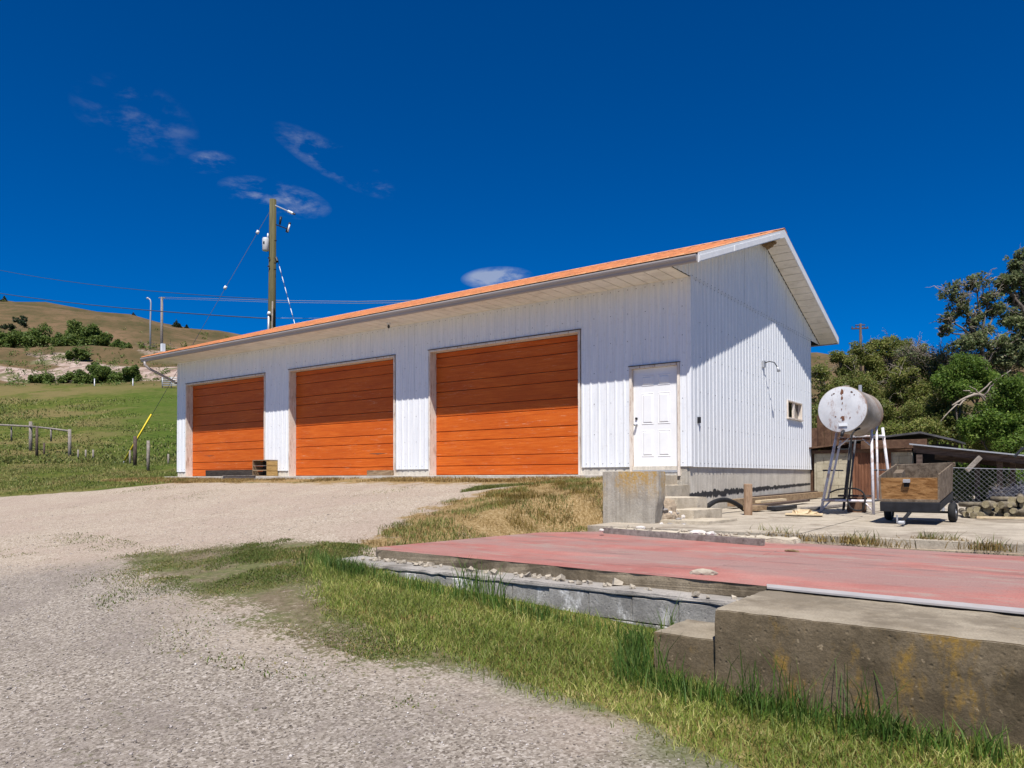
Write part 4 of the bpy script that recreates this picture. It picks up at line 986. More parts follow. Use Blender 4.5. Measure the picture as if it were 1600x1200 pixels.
rail((xtl, yf+.28, zt-.22), (xtl+.06, yb-.15, zt-.22), .02); rail((xtr, yf+.26, zt-.18), (xtr+.06, yb-.15, zt-.18), .02)
rail((xtr-.17, yf+.27, zt-.22), (xtr-.0, yf+.2, zt-.38), .014, nm='brace'); rail((xtl+.17, yf+.27, zt-.22), (xtl-.02, yf+.2, zt-.40), .014, nm='brace')
hp = [(TC[0]+.25, TC[1]+.15, TC[2]-.33), (TC[0]+.16, TC[1]-.02, TC[2]-.45), (TC[0]+.13, TC[1]-.02, TC[2]-.9), (TC[0]+.06, TC[1]+.1, pz+.55), (TC[0]+.05, TC[1]+.1, pz+.3), (TC[0]+.12, TC[1]+.08, pz+.13), (TC[0]+.30, TC[1]+.05, pz+.12), (TC[0]+.33, TC[1]+.08, pz+.35), (TC[0]+.20, TC[1]+.12, pz+.47), (TC[0]-.1, TC[1]+.2, pz+.46), (TC[0]-.28, TC[1]+.3, pz+.40)]
def smoothpath(P, k=6):
    P = [np.array(q, float) for q in P]; out = []
    for i in range(len(P)-1):
        a, b, c, d = P[max(i-1, 0)], P[i], P[i+1], P[min(i+2, len(P)-1)]
        for j in range(k):
            t = j/k; out.append(.5*((2*b)+(-a+c)*t+(2*a-5*b+4*c-d)*t*t+(-a+3*b-3*c+d)*t**3))
    return out+[P[-1]]
tag(MB().tube(smoothpath(hp), .015, 7).build('fuel_hose', RUBBER, None, True), 'black fuel hose hanging from the tank and looped below', 'hose')
p = onZ(1335, 803, pz); sb = MB((p[0], p[1]+.25, pz)).box((p[0], p[1]+.25, pz+.145), (.30, .30, .29), .1, jit=.012).build('wood_stump', BROWNB, bevel=.01); tag(sb, 'dark square wood block under the fuel tank', 'block')
MB(); tb = MB().box((p[0]-.05, p[1]+.28, pz+.315), (.55, .3, .035), .05).build('shelf_board', DARKW); tag(tb, 'dark board lying on the wood block under the tank', 'board')
# small garden trailer, nose down
TX, TY = 4.07, -.95; tz = padz(-1)
tr = empty('garden_trailer', (TX, TY, tz), 'small plywood box trailer tipped forward on its drawbar', 'trailer', rot=(R(6.5), 0, R(-1.5)))
loc(MB().box((0, -.63, .585), (.74, .018, .33)), 'front_panel', PLY, tr); loc(MB().box((0, -.645, .42), (.78, .03, .035)), 'panel_rail', DGREYW, tr)
loc(MB().add([(.365, -.64, .40), (.365, .65, .40), (.385, .66, .83), (.375, -.64, .80), (.385, -.64, .40), (.385, .65, .40), (.405, .66, .83), (.395, -.64, .80)], [(0, 1, 2, 3), (7, 6, 5, 4), (0, 4, 5, 1), (1, 5, 6, 2), (2, 6, 7, 3), (3, 7, 4, 0)]), 'side_panel', DGREYW, tr)
loc(MB().add([(-.365, -.64, .40), (-.365, .65, .40), (-.385, .66, .83), (-.375, -.64, .78), (-.385, -.64, .40), (-.385, .65, .40), (-.405, .66, .83), (-.395, -.64, .78)], [(0, 1, 2, 3), (7, 6, 5, 4), (0, 4, 5, 1), (1, 5, 6, 2), (2, 6, 7, 3), (3, 7, 4, 0)]), 'side_panel', DGREYW, tr)
loc(MB().box((0, .64, .60), (.74, .018, .36)), 'rear_panel', DGREYW, tr); loc(MB().box((.03, .66, .80), (.80, .05, .06), ry=-.03), 'top_rail', DGREYW, tr)
loc(MB().box((0, 0, .40), (.73, 1.28, .02)), 'floor', DGREYW, tr)
loc(MB().box((0, -.64, .325), (.78, .05, .145)), 'frame_front', BLACKM, tr, bevel=.006); loc(MB().box((.375, 0, .33), (.04, 1.27, .10)), 'frame_side', BLACKM, tr); loc(MB().box((-.375, 0, .33), (.04, 1.27, .10)), 'frame_side', BLACKM, tr)
loc(MB().box((0, -.60, .262), (.70, .04, .02)), 'frame_lip', BLACKM, tr)
loc(MB().box((-.02, -.665, .71), (.09, .05, .045)), 'latch_block', GALV, tr); loc(MB().box((-.025, -.655, .66), (.065, .03, .08)), 'latch_recess', DARKV, tr)
loc(MB().box((.1, .3, .45), (.25, .3, .12), .3), 'load_board', DGREYW, tr); loc(MB().box((-.22, -.1, .60), (.12, .5, .38), .1), 'load_crate', DGREYW, tr)
loc(MB().tube([(0, -.55, .25), (-.03, -1.05, .17)], .026, 6), 'drawbar', BLACKM, tr); loc(MB().box((-.03, -1.08, .165), (.09, .10, .045), .1), 'coupling', GALV, tr, bevel=.01); loc(MB().tube([(-.09, -1.05, .15), (-.09, -1.05, .27)], .012, 6), 'coupling_lever', GALV, tr)
loc(MB().tube([(-.42, .2, .127), (.42, .2, .127)], .018, 8), 'axle', BLACKM, tr)
def wheel_mesh():
    n = 28; pr = [(.085, -.045), (.125, -.052), (.142, -.035), (.148, 0), (.142, .035), (.125, .052), (.085, .045)]; vs = []; fs = []
    for k in range(n):
        a = 6.2832*k/n; vs += [(w_, r_*math.cos(a), r_*math.sin(a)) for r_, w_ in pr]
    m_ = len(pr)
    for k in range(n):
        k2 = (k+1) % n; fs += [(k*m_+i, k*m_+(i+1) % m_, k2*m_+(i+1) % m_, k2*m_+i) for i in range(m_)]
    return MB().add(vs, fs)
for s_ in (-1, 1):
    o = loc(wheel_mesh(), 'wheel', RUBBER, tr, True); o.location = (s_*.44, .2, .127)
    r_o = loc(MB().tube([(-.035, 0, 0), (-.01, 0, 0), (.01, 0, 0), (.035, 0, 0)], [.088, .05, .05, .088], 20), 'rim', CERAM, o, True); h_o = loc(MB().tube([(-.05, 0, 0), (.05, 0, 0)], .022, 10), 'hub', GALV, o, True)
# lumber, hose and boards beside the gable
def plank(p0, p1, w, hgt, mat, label, cat='board', name='lumber'):
    p0, p1 = np.array(p0, float), np.array(p1, float); c = (p0+p1)/2; d = p1-p0; a = math.atan2(d[1], d[0]); el = -math.atan2(d[2], math.hypot(d[0], d[1]))
    o = MB(c).box(c, (np.linalg.norm(d), w, hgt), a, ry=el, jit=.003).build(name, mat); return tag(o, label, cat)
plank((.28, 1.4, -.60), (.32, 8.4, -.56), .14, .15, LUMB, 'long brown beam lying against the garage foundation', 'beam', 'timber_beam')
plank((.13, 3.2, -.565), (.15, 8.6, -.525), .10, .13, DARKW, 'long dark timber between the brown beam and the foundation', 'beam', 'timber_beam')
plank((.75, 1.2, -.66), (.95, 4.6, -.62), .16, .05, DARKW, 'dark flat plank in front of the brown beam', 'board', 'plank')
plank((.62, 2.1, -.585), (.75, 3.5, -.575), .12, .05, PALEW, 'short pale offcut lying on the dark plank', 'board', 'plank')
plank((.95, .6, -.665), (1.05, 1.0, -.665), .3, .09, LUMB, 'small brown block behind the timber post', 'block', 'wood_offcut')
plank((1.25, .9, -.675), (1.35, 2.0, -.675), .22, .07, BLACKM, 'flat black box behind the timber post', 'box', 'black_tray')
plank((1.7, 1.6, -.69), (2.2, 4.6, -.66), .15, .04, GREYW, 'grey plank left of the tank stand', 'board', 'plank')
p = onZ(1258, 808, padz(-.9))
plank((p[0]-.33, p[1]-.02, -.71), (p[0]+.26, p[1]+.12, -.71), .40, .022, PALEW, 'pale plywood offcut left of the tank stand', 'board', 'plywood_board')
plank((p[0]-.10, p[1]+.05, -.735), (p[0]+.06, p[1]+.05, -.735), .30, .03, DARKW, 'dark bearer under the plywood offcut', 'board', 'bearer')
for i, (dx, dy, dz, w_, h_, l_) in enumerate(((-.02, .03, -.665, .18, .07, 'pale wood lump on the plywood offcut'), (.12, .10, -.68, .10, .04, 'small wood chip right of the pale lump'), (-.16, .02, -.68, .12, .04, 'small wood chip left of the pale lump'))):
    o = MB((p[0]+dx, p[1]+dy, dz)).box((p[0]+dx, p[1]+dy, dz), (w_, w_*.8, h_), .5*i, jit=.025).build('wood_chunk', PALEW); tag(o, l_, 'wood')
hz = [onX(1104, 793, .75), onX(1118, 784, .75), onX(1135, 782, .75), onX(1150, 788, .75), onX(1163, 797, .75), onX(1172, 801, .75)]
tag(MB().tube(smoothpath(hz), .045, 8).build('rubber_hose', RUBBER, None, True), 'thick black hose arching behind the steps', 'hose')
# shed behind the tank
SY = 8.62; sh = empty('block_shed', (1.5, SY+1.2, -.7), 'low concrete block shed with rusty iron sheet behind the tank', 'shed')
def shroof(x_): return float(np.interp(x_, [0, .2, 2.85, 3.6], [.80, .82, 1.08, .86]))
g = random.Random(2)
for (xa, xb) in ((.16, 1.12), (2.10, 2.62)):
    for r_i in range(8):
        z0 = -.70+r_i*.2; xx = xa-(.2 if r_i % 2 else 0)
        while xx < xb:
            a, b = max(xx, xa)+.004, min(xx+.4, xb)-.004; z1 = min(z0+.194, shroof((a+b)/2)-.16)
            if b-a > .02 and z1-z0 > .03: MB().b2((a, SY+g.uniform(-.004, .004), z0), (b, SY+.18, z1)).build('concrete_block', SHEDC, sh, bevel=.004)
            xx += .4
MB().b2((-1.2, SY+.12, -.9), (.15, SY+.3, 1.35)).build('side_wall', BROWNB, sh); MB().b2((.1, SY+.02, -.7), (1.12, SY+.16, .6)).build('mortar_core', SHEDC, sh); MB().b2((2.1, SY+.02, -.7), (2.62, SY+.16, .78)).build('mortar_core', SHEDC, sh)
for i in range(3):
    x0 = 1.13+i*.325; mb = MB(); m_ = 24
    for k in range(m_):
        u0, u1 = k/m_, (k+1)/m_; f_ = lambda u: SY-.03-.007*math.sin(u*.33/.076*6.283)-.006*i
        mb.add([(x0+u0*.33, f_(u0), -.68), (x0+u1*.33, f_(u1), -.68), (x0+u1*.33, f_(u1), .86+.03*i), (x0+u0*.33, f_(u0), .86+.03*i)], [(0, 1, 2, 3)])
    mb.build('iron_sheet', CORR, sh)
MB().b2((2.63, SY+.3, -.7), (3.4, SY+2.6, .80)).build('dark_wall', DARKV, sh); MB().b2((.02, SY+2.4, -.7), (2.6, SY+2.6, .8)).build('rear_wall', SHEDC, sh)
MB().b2((.05, SY-.06, .60), (2.62, SY+.12, .70)).build('wall_plate', BROWNB, sh)
for i in range(5): MB().b2((.10+i*.2, SY+.35, .72), (.29+i*.2, SY+.38, 1.72-.1*i)).build('loft_board', BROWNB, sh)
mb = MB(); xs = [1.0, 2.85, 3.6]
for a, b in zip(xs, xs[1:]):
    mb.add([(a, SY-.25, shroof(a)), (b, SY-.25, shroof(b)), (b, SY+2.8, shroof(b)), (a, SY+2.8, shroof(a)), (a, SY-.25, shroof(a)+.05), (b, SY-.25, shroof(b)+.05), (b, SY+2.8, shroof(b)+.05), (a, SY+2.8, shroof(a)+.05)], [(0, 1, 2, 3), (7, 6, 5, 4), (0, 4, 5, 1), (1, 5, 6, 2), (2, 6, 7, 3), (3, 7, 4, 0)])
mb.build('roof', SHROOF, sh)
MB().add([(.0, SY-.2, .74), (1.0, SY-.2, .84), (1.0, SY+2.6, .84), (.0, SY+2.6, .74), (.0, SY-.2, .78), (1.0, SY-.2, .88), (1.0, SY+2.6, .88), (.0, SY+2.6, .78)], [(0, 1, 2, 3), (7, 6, 5, 4), (0, 4, 5, 1), (1, 5, 6, 2), (2, 6, 7, 3), (3, 7, 4, 0)]).build('low_roof', BROWNB, sh)
MB().b2((1.4, SY-.24, .70), (3.0, SY-.20, .93)).build('fascia_board', BROWNB, sh)
# lean-to roof
A, B = at(1428, 697, 17.6), at(1660, 721, 15.8); dv = B-A; dv /= np.linalg.norm(dv); nv = np.array([-dv[1], dv[0], 0]); nv /= np.linalg.norm(nv)
lt = empty('lean_to', tuple((A+B)/2*np.array([1, 1, 0])+np.array([0, 0, -.7])), 'open lean-to with a dark beam and thin sagging roof', 'shelter')
def slabq(P, th, nm, mat, par):
    P = [np.array(q, float) for q in P]; t_v = np.array([0, 0, th]); n_ = len(P)
    return MB().add(P+[q+t_v for q in P], [tuple(range(n_-1, -1, -1)), tuple(range(n_, 2*n_))]+[(i, (i+1) % n_, n_+(i+1) % n_, n_+i) for i in range(n_)]).build(nm, mat, par)
dn = np.array([0, 0, 1.])
slabq([A-nv*.05-dn*.17, B-nv*.05-dn*.17, B+nv*.05-dn*.17, A+nv*.05-dn*.17], .16, 'front_beam', DARKW, lt)
slabq([A-nv*.18-dv*.06, B-nv*.18, B+nv*2.6-dn*.1, A+nv*2.6-dn*.1-dv*.06], .03, 'roof_sheet', GALV, lt)
slabq([A-nv*.12-dn*.04, B-nv*.12-dn*.04, B+nv*2.5-dn*.14, A+nv*2.5-dn*.14], .03, 'roof_boards', DARKW, lt)
slabq([A+nv*2.4-dn*.30, B+nv*2.4-dn*.30, B+nv*2.5-dn*.30, A+nv*2.5-dn*.30], .15, 'rear_beam', DARKW, lt)
for (px, dd) in ((1560, .2), (1571, 1.3), (1432, .3), (1500, 2.4)):
    q = at(px, 715, 16.6)+nv*dd; MB().b2((q[0]-.055, q[1]-.055, -.75), (q[0]+.055, q[1]+.055, q[2]+.05)).build('post', DARKW, lt)
a, b = at(1511, 737, 16.6), at(1532, 716, 16.6); d = b-a
plank(a, b, .05, .09, GREYW, 'pale grey brace leaning under the lean-to roof', 'board', 'timber_brace')
MB().tube([at(1585, 716, 15.6), at(1597, 703, 15.6), at(1625, 698, 15.8)], .03, 6).build('roof_flashing', BLACKM, lt)
# chain-link fence
FYv = 1.75; cf = empty('chain_link_fence', (6, FYv, -.7), 'grey chain-link fence behind the firewood pile', 'fence')
mb = MB(); x0, x1, z0, z1 = 4.12, 8.6, -.70, .10; pitch = .085
kk = int((x1-x0+z1-z0)/pitch)+1; hgt = z1-z0
for i in range(kk):
    for s_ in (0, 1):
        xa = x0+i*pitch-(hgt if not s_ else 0); a = (xa, z0) if not s_ else (xa, z0); b = (xa+hgt, z1) if not s_ else (xa-hgt, z1)
        pts = []
        for t in np.linspace(0, 1, 12):
            xx = a[0]+(b[0]-a[0])*t; zz = a[1]+(b[1]-a[1])*t
            if x0 <= xx <= x1: pts.append((xx, FYv+.006*(1 if s_ else -1)+.05*math.sin(xx*2.1), zz-.06*sst(0, 1, np.array(math.sin(xx*1.3)*.5+.5))*t))
        if len(pts) > 1: mb.tube(pts, .0017, 3, False)
tag(mb.build('wire_mesh', MESHG, cf), kind='stuff')
MB().tube([(x0+.9*i, FYv, z1+.01-.06*float(sst(0, 1, np.array(math.sin((x0+.9*i)*1.3)*.5+.5)))) for i in range(6)], .006, 5).build('top_wire', GALV, cf)
for xx in (4.1, 6.6, 8.6): MB().tube([(xx, FYv, -.75), (xx, FYv, .16)], .025, 8).build('post', GALV, cf)
# firewood logs
g = random.Random(17); rows = [(4.58, 6.6, .0), (4.64, 6.5, .085), (4.86, 6.4, .17), (5.20, 6.25, .25)]
for ri, (xa, xb, dz) in enumerate(rows):
    xx = xa
    while xx < xb:
        r_ = g.uniform(.036, .064); yy = .30+.55*(xx-4.5)*.35+g.uniform(-.10, .10)
        L_ = g.uniform(.5, .8); a = g.uniform(-.4, .4)+(g.choice((-.9, .9)) if g.random() < .15 else 0); e_ = g.uniform(-.08, .08)
        c = np.array([xx, yy, padz(.4)+.055+dz+g.uniform(-.012, .012)]); d = np.array([math.sin(a)*math.cos(e_), math.cos(a)*math.cos(e_), math.sin(e_)])
        nn = 10; irr = [g.uniform(.9, 1.1) for _ in range(4)]
        lo = MB(c).tube([c+d*L_*t for t in (0, .33, .66, 1)], [r_*q for q in irr], nn).build('log', LOGB, None, True)
        tag(lo, ('firewood log in the bottom row of the pile by the chain-link fence', 'firewood log in the second row of the pile from the ground', 'firewood log in the third row of the pile from the ground', 'firewood log lying on top of the pile by the fence')[ri], 'log', ('bottom row of firewood', 'second row of firewood', 'third row of firewood', 'top row of firewood')[ri])
        ce = MB(c).tube([c-d*.004, c+d*.003], [r_*irr[0]*.93]*2, nn).build('cut_end', LOGE, None); ce.parent = lo; ce.location = (0, 0, 0)
        xx += r_*2*g.uniform(.98, 1.12)
plank((4.75, .05, -.70), (5.4, .20, -.70), .06, .03, PALEW, 'thin pale stick lying before the firewood pile', 'stick', 'stick')

# ------------------------------------------------------------------ things by the garage doors
c = onY(419, 746, -.36); cx0, cx1, cy0, cy1 = c[0]-.72, c[0], -.38, .01
cy0, cy1 = -.40, -.03
cr = empty('wooden_crate', ((cx0+cx1)/2, (cy0+cy1)/2, 0), 'open wooden crate standing between the left two orange doors', 'crate')
for i in range(3): MB().b2((cx1-.025, cy0, .008+i*.15), (cx1, cy1, .148+i*.15)).build('side_board', YELW, cr); MB().b2((cx0, cy0, .008+i*.15), (cx0+.025, cy1, .148+i*.15)).build('side_board', LUMB, cr)
MB().b2((cx0, cy0+.001, .46), (cx1, cy1, .482)).build('top_board', LUMB, cr); MB().b2((cx0+.026, cy0, .002), (cx1-.026, cy1, .02)).build('bottom_board', LUMB, cr); MB().b2((cx0+.026, cy1-.02, .02), (cx1-.026, cy1, .455)).build('back_board', TIE, cr)
MB().b2((cx0+.026, cy0+.003, .155), (cx1-.026, cy0+.025, .185)).build('front_slat', LUMB, cr); MB().b2((cx0+.026, cy0+.004, .30), (cx1-.026, cy0+.025, .315)).build('front_slat', GREYW, cr)
a, b = onY(324, 744, -.3), onY(398, 744, -.3); plank((a[0], -.27, .10), (b[0]-.05, -.27, .10), .19, .19, TIE, 'dark creosoted sleeper lying before the leftmost orange door', 'timber', 'railway_sleeper')
a, b = onY(572, 744, -.3), onY(608, 744, -.3); plank((a[0], -.2, .07), (b[0], -.2, .07), .14, .13, LUMB, 'short weathered timber before the middle orange door', 'timber', 'timber_offcut')
a, b = onY(345, 746, -.5), onY(396, 746, -.5); plank((a[0], -.40, .012), (b[0], -.40, .012), .12, .02, GREYW, 'grey plank flat on the sill before the sleeper', 'board', 'plank')

# ------------------------------------------------------------------ left: fences, poles, wires
def gp(px, py, dep): q = at(px, py, dep); return np.array([q[0], q[1], gz(q[0], q[1])])
rf = empty('rail_fence', (-38, 3.5, 1.2), 'grey pole rail fence with hanging uprights at the far left', 'fence')
pa, pb = gp(48, 706, 40.8), gp(109, 710, 38.4)
ta, tb_ = at(48, 657, 40.8), at(109, 669, 38.4)
MB().tube([pa-[0, 0, .3], ta], [.10, .085], 8).build('post', GREYW, rf, True); MB().tube([pb-[0, 0, .3], tb_], [.09, .08], 8).build('post', GREYW, rf, True)
pc = at(-45, 660, 44); MB().tube([gp(-45, 700, 44)-[0, 0, .3], pc+[0, 0, .15]], .09, 8).build('post', GREYW, rf, True)
MB().tube([pc, at(0, 662, 42.5), at(48, 664.5, 40.7)], .055, 7).build('rail', GREYW, rf, True); MB().tube([at(48, 664.5, 40.7), at(80, 668, 39.6), at(110, 672, 38.4)], .05, 7).build('rail', GREYW, rf, True)
for (px, y0, y1, dd) in ((18, 665, 687, 42), (80, 668, 688, 39.6)): MB().tube([at(px, y0, dd), at(px, y1, dd)], .045, 6).build('hanging_upright', GREYW, rf, True)
for (px, py, pt, dep, mat, r, lab) in ((57.5, 713, 665, 37.6, DARKW, .065, 'dark steel post just right of the tallest rail fence post'), (211, 718, 680, 32.0, DARKW, .075, 'dark post behind the yellow guy guard'), (231.5, 722, 687, 29.6, GREYW, .06, 'grey post nearest the garage on the left lawn'), (69, 706, 690, 39, DARKW, .05, 'stubby dark post under the rail fence'),
                                       (122, 712, 701, 37, GREYW, .04, 'thin short post, first right of the rail fence'), (134, 712, 701, 36.8, GREYW, .04, 'thin short post, second right of the rail fence'), (145.5, 713, 701, 36.5, GREYW, .04, 'thin short post, third right of the rail fence'), (203, 718, 702, 33, GREYW, .04, 'thin post left of the dark post by the guy guard'), (263, 719, 708, 33, GREYW, .04, 'thin short post beside the garage left corner')):
    b_ = gp(px, py, dep); t_p = at(px, pt, dep); t_p[0], t_p[1] = b_[0], b_[1]
    tag(MB(b_).tube([b_-[0, 0, .2], t_p], r, 7).build('fence_post', mat, None, True), lab, 'post', 'posts on the left lawn')
# main utility pole
pt = at(427.5, 311, 35.0); pbz = at(423.5, 560, 35.0); pbz[2] = gz(pbz[0], pbz[1])-.3
up_ = empty('utility_pole', (pbz[0], pbz[1], pbz[2]), 'tall greenish wooden utility pole with transformer behind the garage', 'utility pole')
MB().tube([pbz, (pbz+pt)/2, pt], [.20, .18, .155], 12).build('shaft', POLEW, up_, True)
q = at(416, 381, 34.8); MB().tube([q-[0, 0, .30], q-[0, 0, .27], q+[0, 0, .24], q+[0, 0, .30]], [.13, .155, .155, .13], 16).build('transformer', TRANSF, up_, True)
MB().tube([q+rt*.10+[0, 0, .3], q+rt*.10+[0, 0, .52]], [.045, .03], 8).build('bushing', CERAM, up_, True)
MB().b2(q+rt*.02-[.07, .07, .02]-fw*.12, q+rt*.02+[.0, .0, .1]-fw*.12).build('warning_mark', BLACKM, up_)
a, b = at(431, 320, 34.8), at(462, 334, 34.6); MB().tube([a, b], .03, 6).build('top_bracket', GALV, up_); MB().tube([b-(b-a)*.35, b-(b-a)*.1], .06, 8).build('insulator', CERAM, up_); MB().tube([b-(b-a)*.08, b], .04, 8).build('insulator', BLACKM, up_)
a, b = at(432, 350, 34.8), at(450, 357, 34.6); MB().tube([a, b], .025, 6).build('arm', BLACKM, up_)
MB().tube([at(440, 338, 34.7), at(438, 350, 34.7)], [.06, .045], 8).build('arrester', BLACKM, up_, True); MB().tube([at(454, 347, 34.6), at(449, 362, 34.6)], [.05, .07], 8).build('fuse_cutout', BLACKM, up_, True); MB().tube([at(453.5, 350, 34.5), at(450.5, 361, 34.5)], .035, 6).build('fuse_tube', CERAM, up_, True)
MB().tube([at(432, 402, 34.8), at(434, 408, 34.7)], .07, 8).build('clamp', BLACKM, up_); MB().tube([at(420.5, 489, 34.75), at(420, 516, 34.75), at(419.5, 560, 34.75)], .055, 7).build('service_conduit', GALV, up_, True); MB().tube([at(421, 486, 34.75), at(421, 491, 34.75)], [.06, .10], 8).build('weather_head', CERAM, up_, True)
MB().tube([at(426.5, 470, 34.7), at(425, 560, 34.7)], .035, 6).build('ground_wire_cover', GREYW, up_, True)
for i, (px, py) in enumerate(((421, 402), (420.5, 415), (431.5, 375), (431, 410), (430.5, 420))): MB().tube([at(px, py, 34.8)-rt*.05, at(px, py, 34.8)+rt*.05], .03, 6).build('step_bolt', BLACKM, up_)
def wire(pts, r, mat, label, nm='power_line', sag=0.):
    P = [np.array(p, float) for p in pts]
    if len(P) == 2:
        P = [P[0]+(P[1]-P[0])*t-np.array([0, 0, sag*4*t*(1-t)]) for t in np.linspace(0, 1, 13)]
    return tag(MB().tube(P, r, 5).build(nm, mat, None, True), label, 'wire')
wire([at(-80, 402, 62), at(423, 467, 35)], .016, WIRED, 'thin dark line, upper of the two coming from the left to the pole', sag=.5)
wire([at(-80, 442, 62), at(422, 497, 35)], .026, WIRED, 'thicker twisted line, lower of the two coming from the left', sag=.35)
wire([at(253, 463, 112), at(430, 468.5, 84), at(560, 470.5, 66), at(700, 468, 54), at(900, 462, 42)], .028, WIRE, 'bright line running right from the thin far pole, upper one')
wire([at(253, 465, 112), at(430, 471.5, 84), at(560, 473.5, 66), at(700, 471.5, 54), at(900, 466, 42)], .022, WIRE, 'bright line running right from the thin far pole, lower one')
wire([at(424, 496, 35.2), at(760, 499, 48)], .012, WIRE, 'faint line leaving the tall pole to the right just above the roof')
an = gp(192, 706, 33.5); top = at(424.5, 326, 35)
gw = empty('guy_wire', tuple(an), 'steel guy wire with yellow guard from the pole to the left lawn', 'guy wire')
MB().tube([an-[0, 0, .1], top], .010, 5).build('cable', WIRED, gw, True)
d = (top-an); MB().tube([an+d*.008, an+d*.185], .034, 8).build('guard', YELLOW, gw, True); MB().tube([an-[0, 0, .1], an+d*.012], .03, 6).build('anchor_rod', GALV, gw, True)
for f_ in (.68, .905): MB().tube([an+d*(f_-.005), an+d*(f_+.006)], .07, 8).build('strain_insulator', CERAM, gw, True)
a, b = at(434.5, 405, 34.9), at(464, 516, 33.0); g2 = empty('striped_guy', tuple(b), 'dashed white guy line from the pole down behind the roof', 'guy wire')
MB().tube([a, b+(b-a)*.6], .012, 5).build('cable', WIRED, g2, True)
for i in range(7): MB().tube([a+(b-a)*(.10+i*.15), a+(b-a)*(.19+i*.15)], .017, 6).build('marker_sleeve', CERAM, g2, True)
# far pole, street lamp, gate
b_ = gp(253, 550, 112); t_p = at(253, 463, 112); t_p[:2] = b_[:2]; fp = empty('far_pole', tuple(b_), 'thin far wooden pole carrying two bright lines', 'utility pole')
MB().tube([b_-[0, 0, 2], t_p], [.22, .17], 8).build('shaft', GREYW, fp, True); q = at(255, 542, 111.5); MB().b2(q-[.25, .25, .6], q+[.25, .25, .6]).build('meter_box', CERAM, fp); MB().tube([t_p-rt*.5-[0, 0, .1], t_p+rt*.5-[0, 0, .1]], .06, 6).build('cross_arm', GREYW, fp)
b_ = gp(235.5, 550, 116); sl2 = empty('street_lamp', tuple(b_), 'slim grey street lamp left of the thin far pole', 'street lamp')
MB().tube([b_-[0, 0, 2], at(235.5, 500, 116), at(236.5, 472, 116), at(235.5, 467, 116), at(232, 464.5, 116)], [.16, .13, .11, .10, .09], 8).build('shaft', GALV, sl2, True); MB().tube([at(233, 464.5, 116), at(230, 464.8, 116)], [.14, .16], 8).build('lamp_head', GALV, sl2, True)
gt = empty('field_gate', tuple(gp(266, 602, 84)), 'pale tubular field gate beyond the garage left corner', 'gate')
for i in range(5): MB().tube([at(253+i*.3, 590+i*2.8, 84), at(284, 589+i*2.8, 84)], .05, 6).build('gate_bar', GALV, gt, True)
for px in (254, 268, 283): MB().tube([at(px, 588, 84), at(px, 606, 84)], .06, 6).build('gate_upright', GALV, gt, True)
for i, px in enumerate((208, 148)): 
    b_ = at(px, 604, 86); tag(MB(b_).tube([b_-[0, 0, 1], at(px, 590, 86)], .06, 6).build('fence_post', GALV, None, True), ('pale far fence post below the small round shrub', 'pale far fence post below the long hillside shrub')[i], 'post')
# far pylon pole on the right skyline
b_ = at(1345, 560, 130); t_p = at(1345, 507, 130); pp = empty('skyline_pole', tuple(b_), 'distant pole with cross-arms on the right skyline', 'utility pole')
MB().tube([b_-[0, 0, 6], t_p], [.26, .2], 8).build('shaft', DARKW, pp, True)
MB().tube([at(1331, 515, 130), at(1357, 514, 130)], .12, 6).build('cross_arm', DARKW, pp); MB().tube([at(1337, 509.5, 130), at(1352, 509, 130)], .10, 6).build('cross_arm', DARKW, pp)
for px in (1332, 1338, 1351, 1356): MB().tube([at(px, 514.5, 130), at(px, 511.5, 130)], .10, 6).build('insulator', DARKW, pp)
# ------------------------------------------------------------------ vegetation
def leaves(name, centers, spreads, n, size, mat, parent, seed, flat=.75, aspect=.55):
    g = np.random.default_rng(seed); m = len(centers); wts = spreads**2; wts = wts/wts.sum()
    k = g.choice(m, n, p=wts)
    d = g.normal(0, 1, (n, 3)); d /= np.linalg.norm(d, axis=1)[:, None]
    P = centers[k]+d*(spreads[k]*g.uniform(.15, 1, n)**.55)[:, None]*np.array([1, 1, flat])
    a = g.normal(0, 1, (n, 3)); a[:, 2] -= .2; a /= np.linalg.norm(a, axis=1)[:, None]
    nr = g.normal(0, .8, (n, 3))+np.array([.25, -.35, .9]); b = np.cross(nr, a); b /= np.linalg.norm(b, axis=1)[:, None]+1e-9
    s = size*g.uniform(.6, 1.3, n)[:, None]
    c = np.cross(a, b)
    v0 = P-a*s*.5; v1 = P+b*s*aspect*.5+c*s*.06; v2 = P+a*s*.5; v3 = P-b*s*aspect*.5+c*s*.06
    V = np.stack([v0, v1, v2, v3], 1).reshape(-1, 3); F = (np.arange(n)*4)[:, None]+np.array([[0, 1, 2, 3]])
    return soup(name, V, F, mat, parent)
def limb(mb, a, b, r0, r1, g, wob=.12, n=5, sides=6):
    a, b = np.array(a, float), np.array(b, float); L_ = np.linalg.norm(b-a); pts = []
    for i in range(n+1):
        t = i/n; w = math.sin(t*math.pi)*wob*L_; pts.append(a+(b-a)*t+g.normal(0, 1, 3)*w*.35+np.array([0, 0, w*.35]))
    pts[0], pts[-1] = a, b
    mb.tube(pts, [r0+(r1-r0)*i/n for i in range(n+1)], sides); return pts
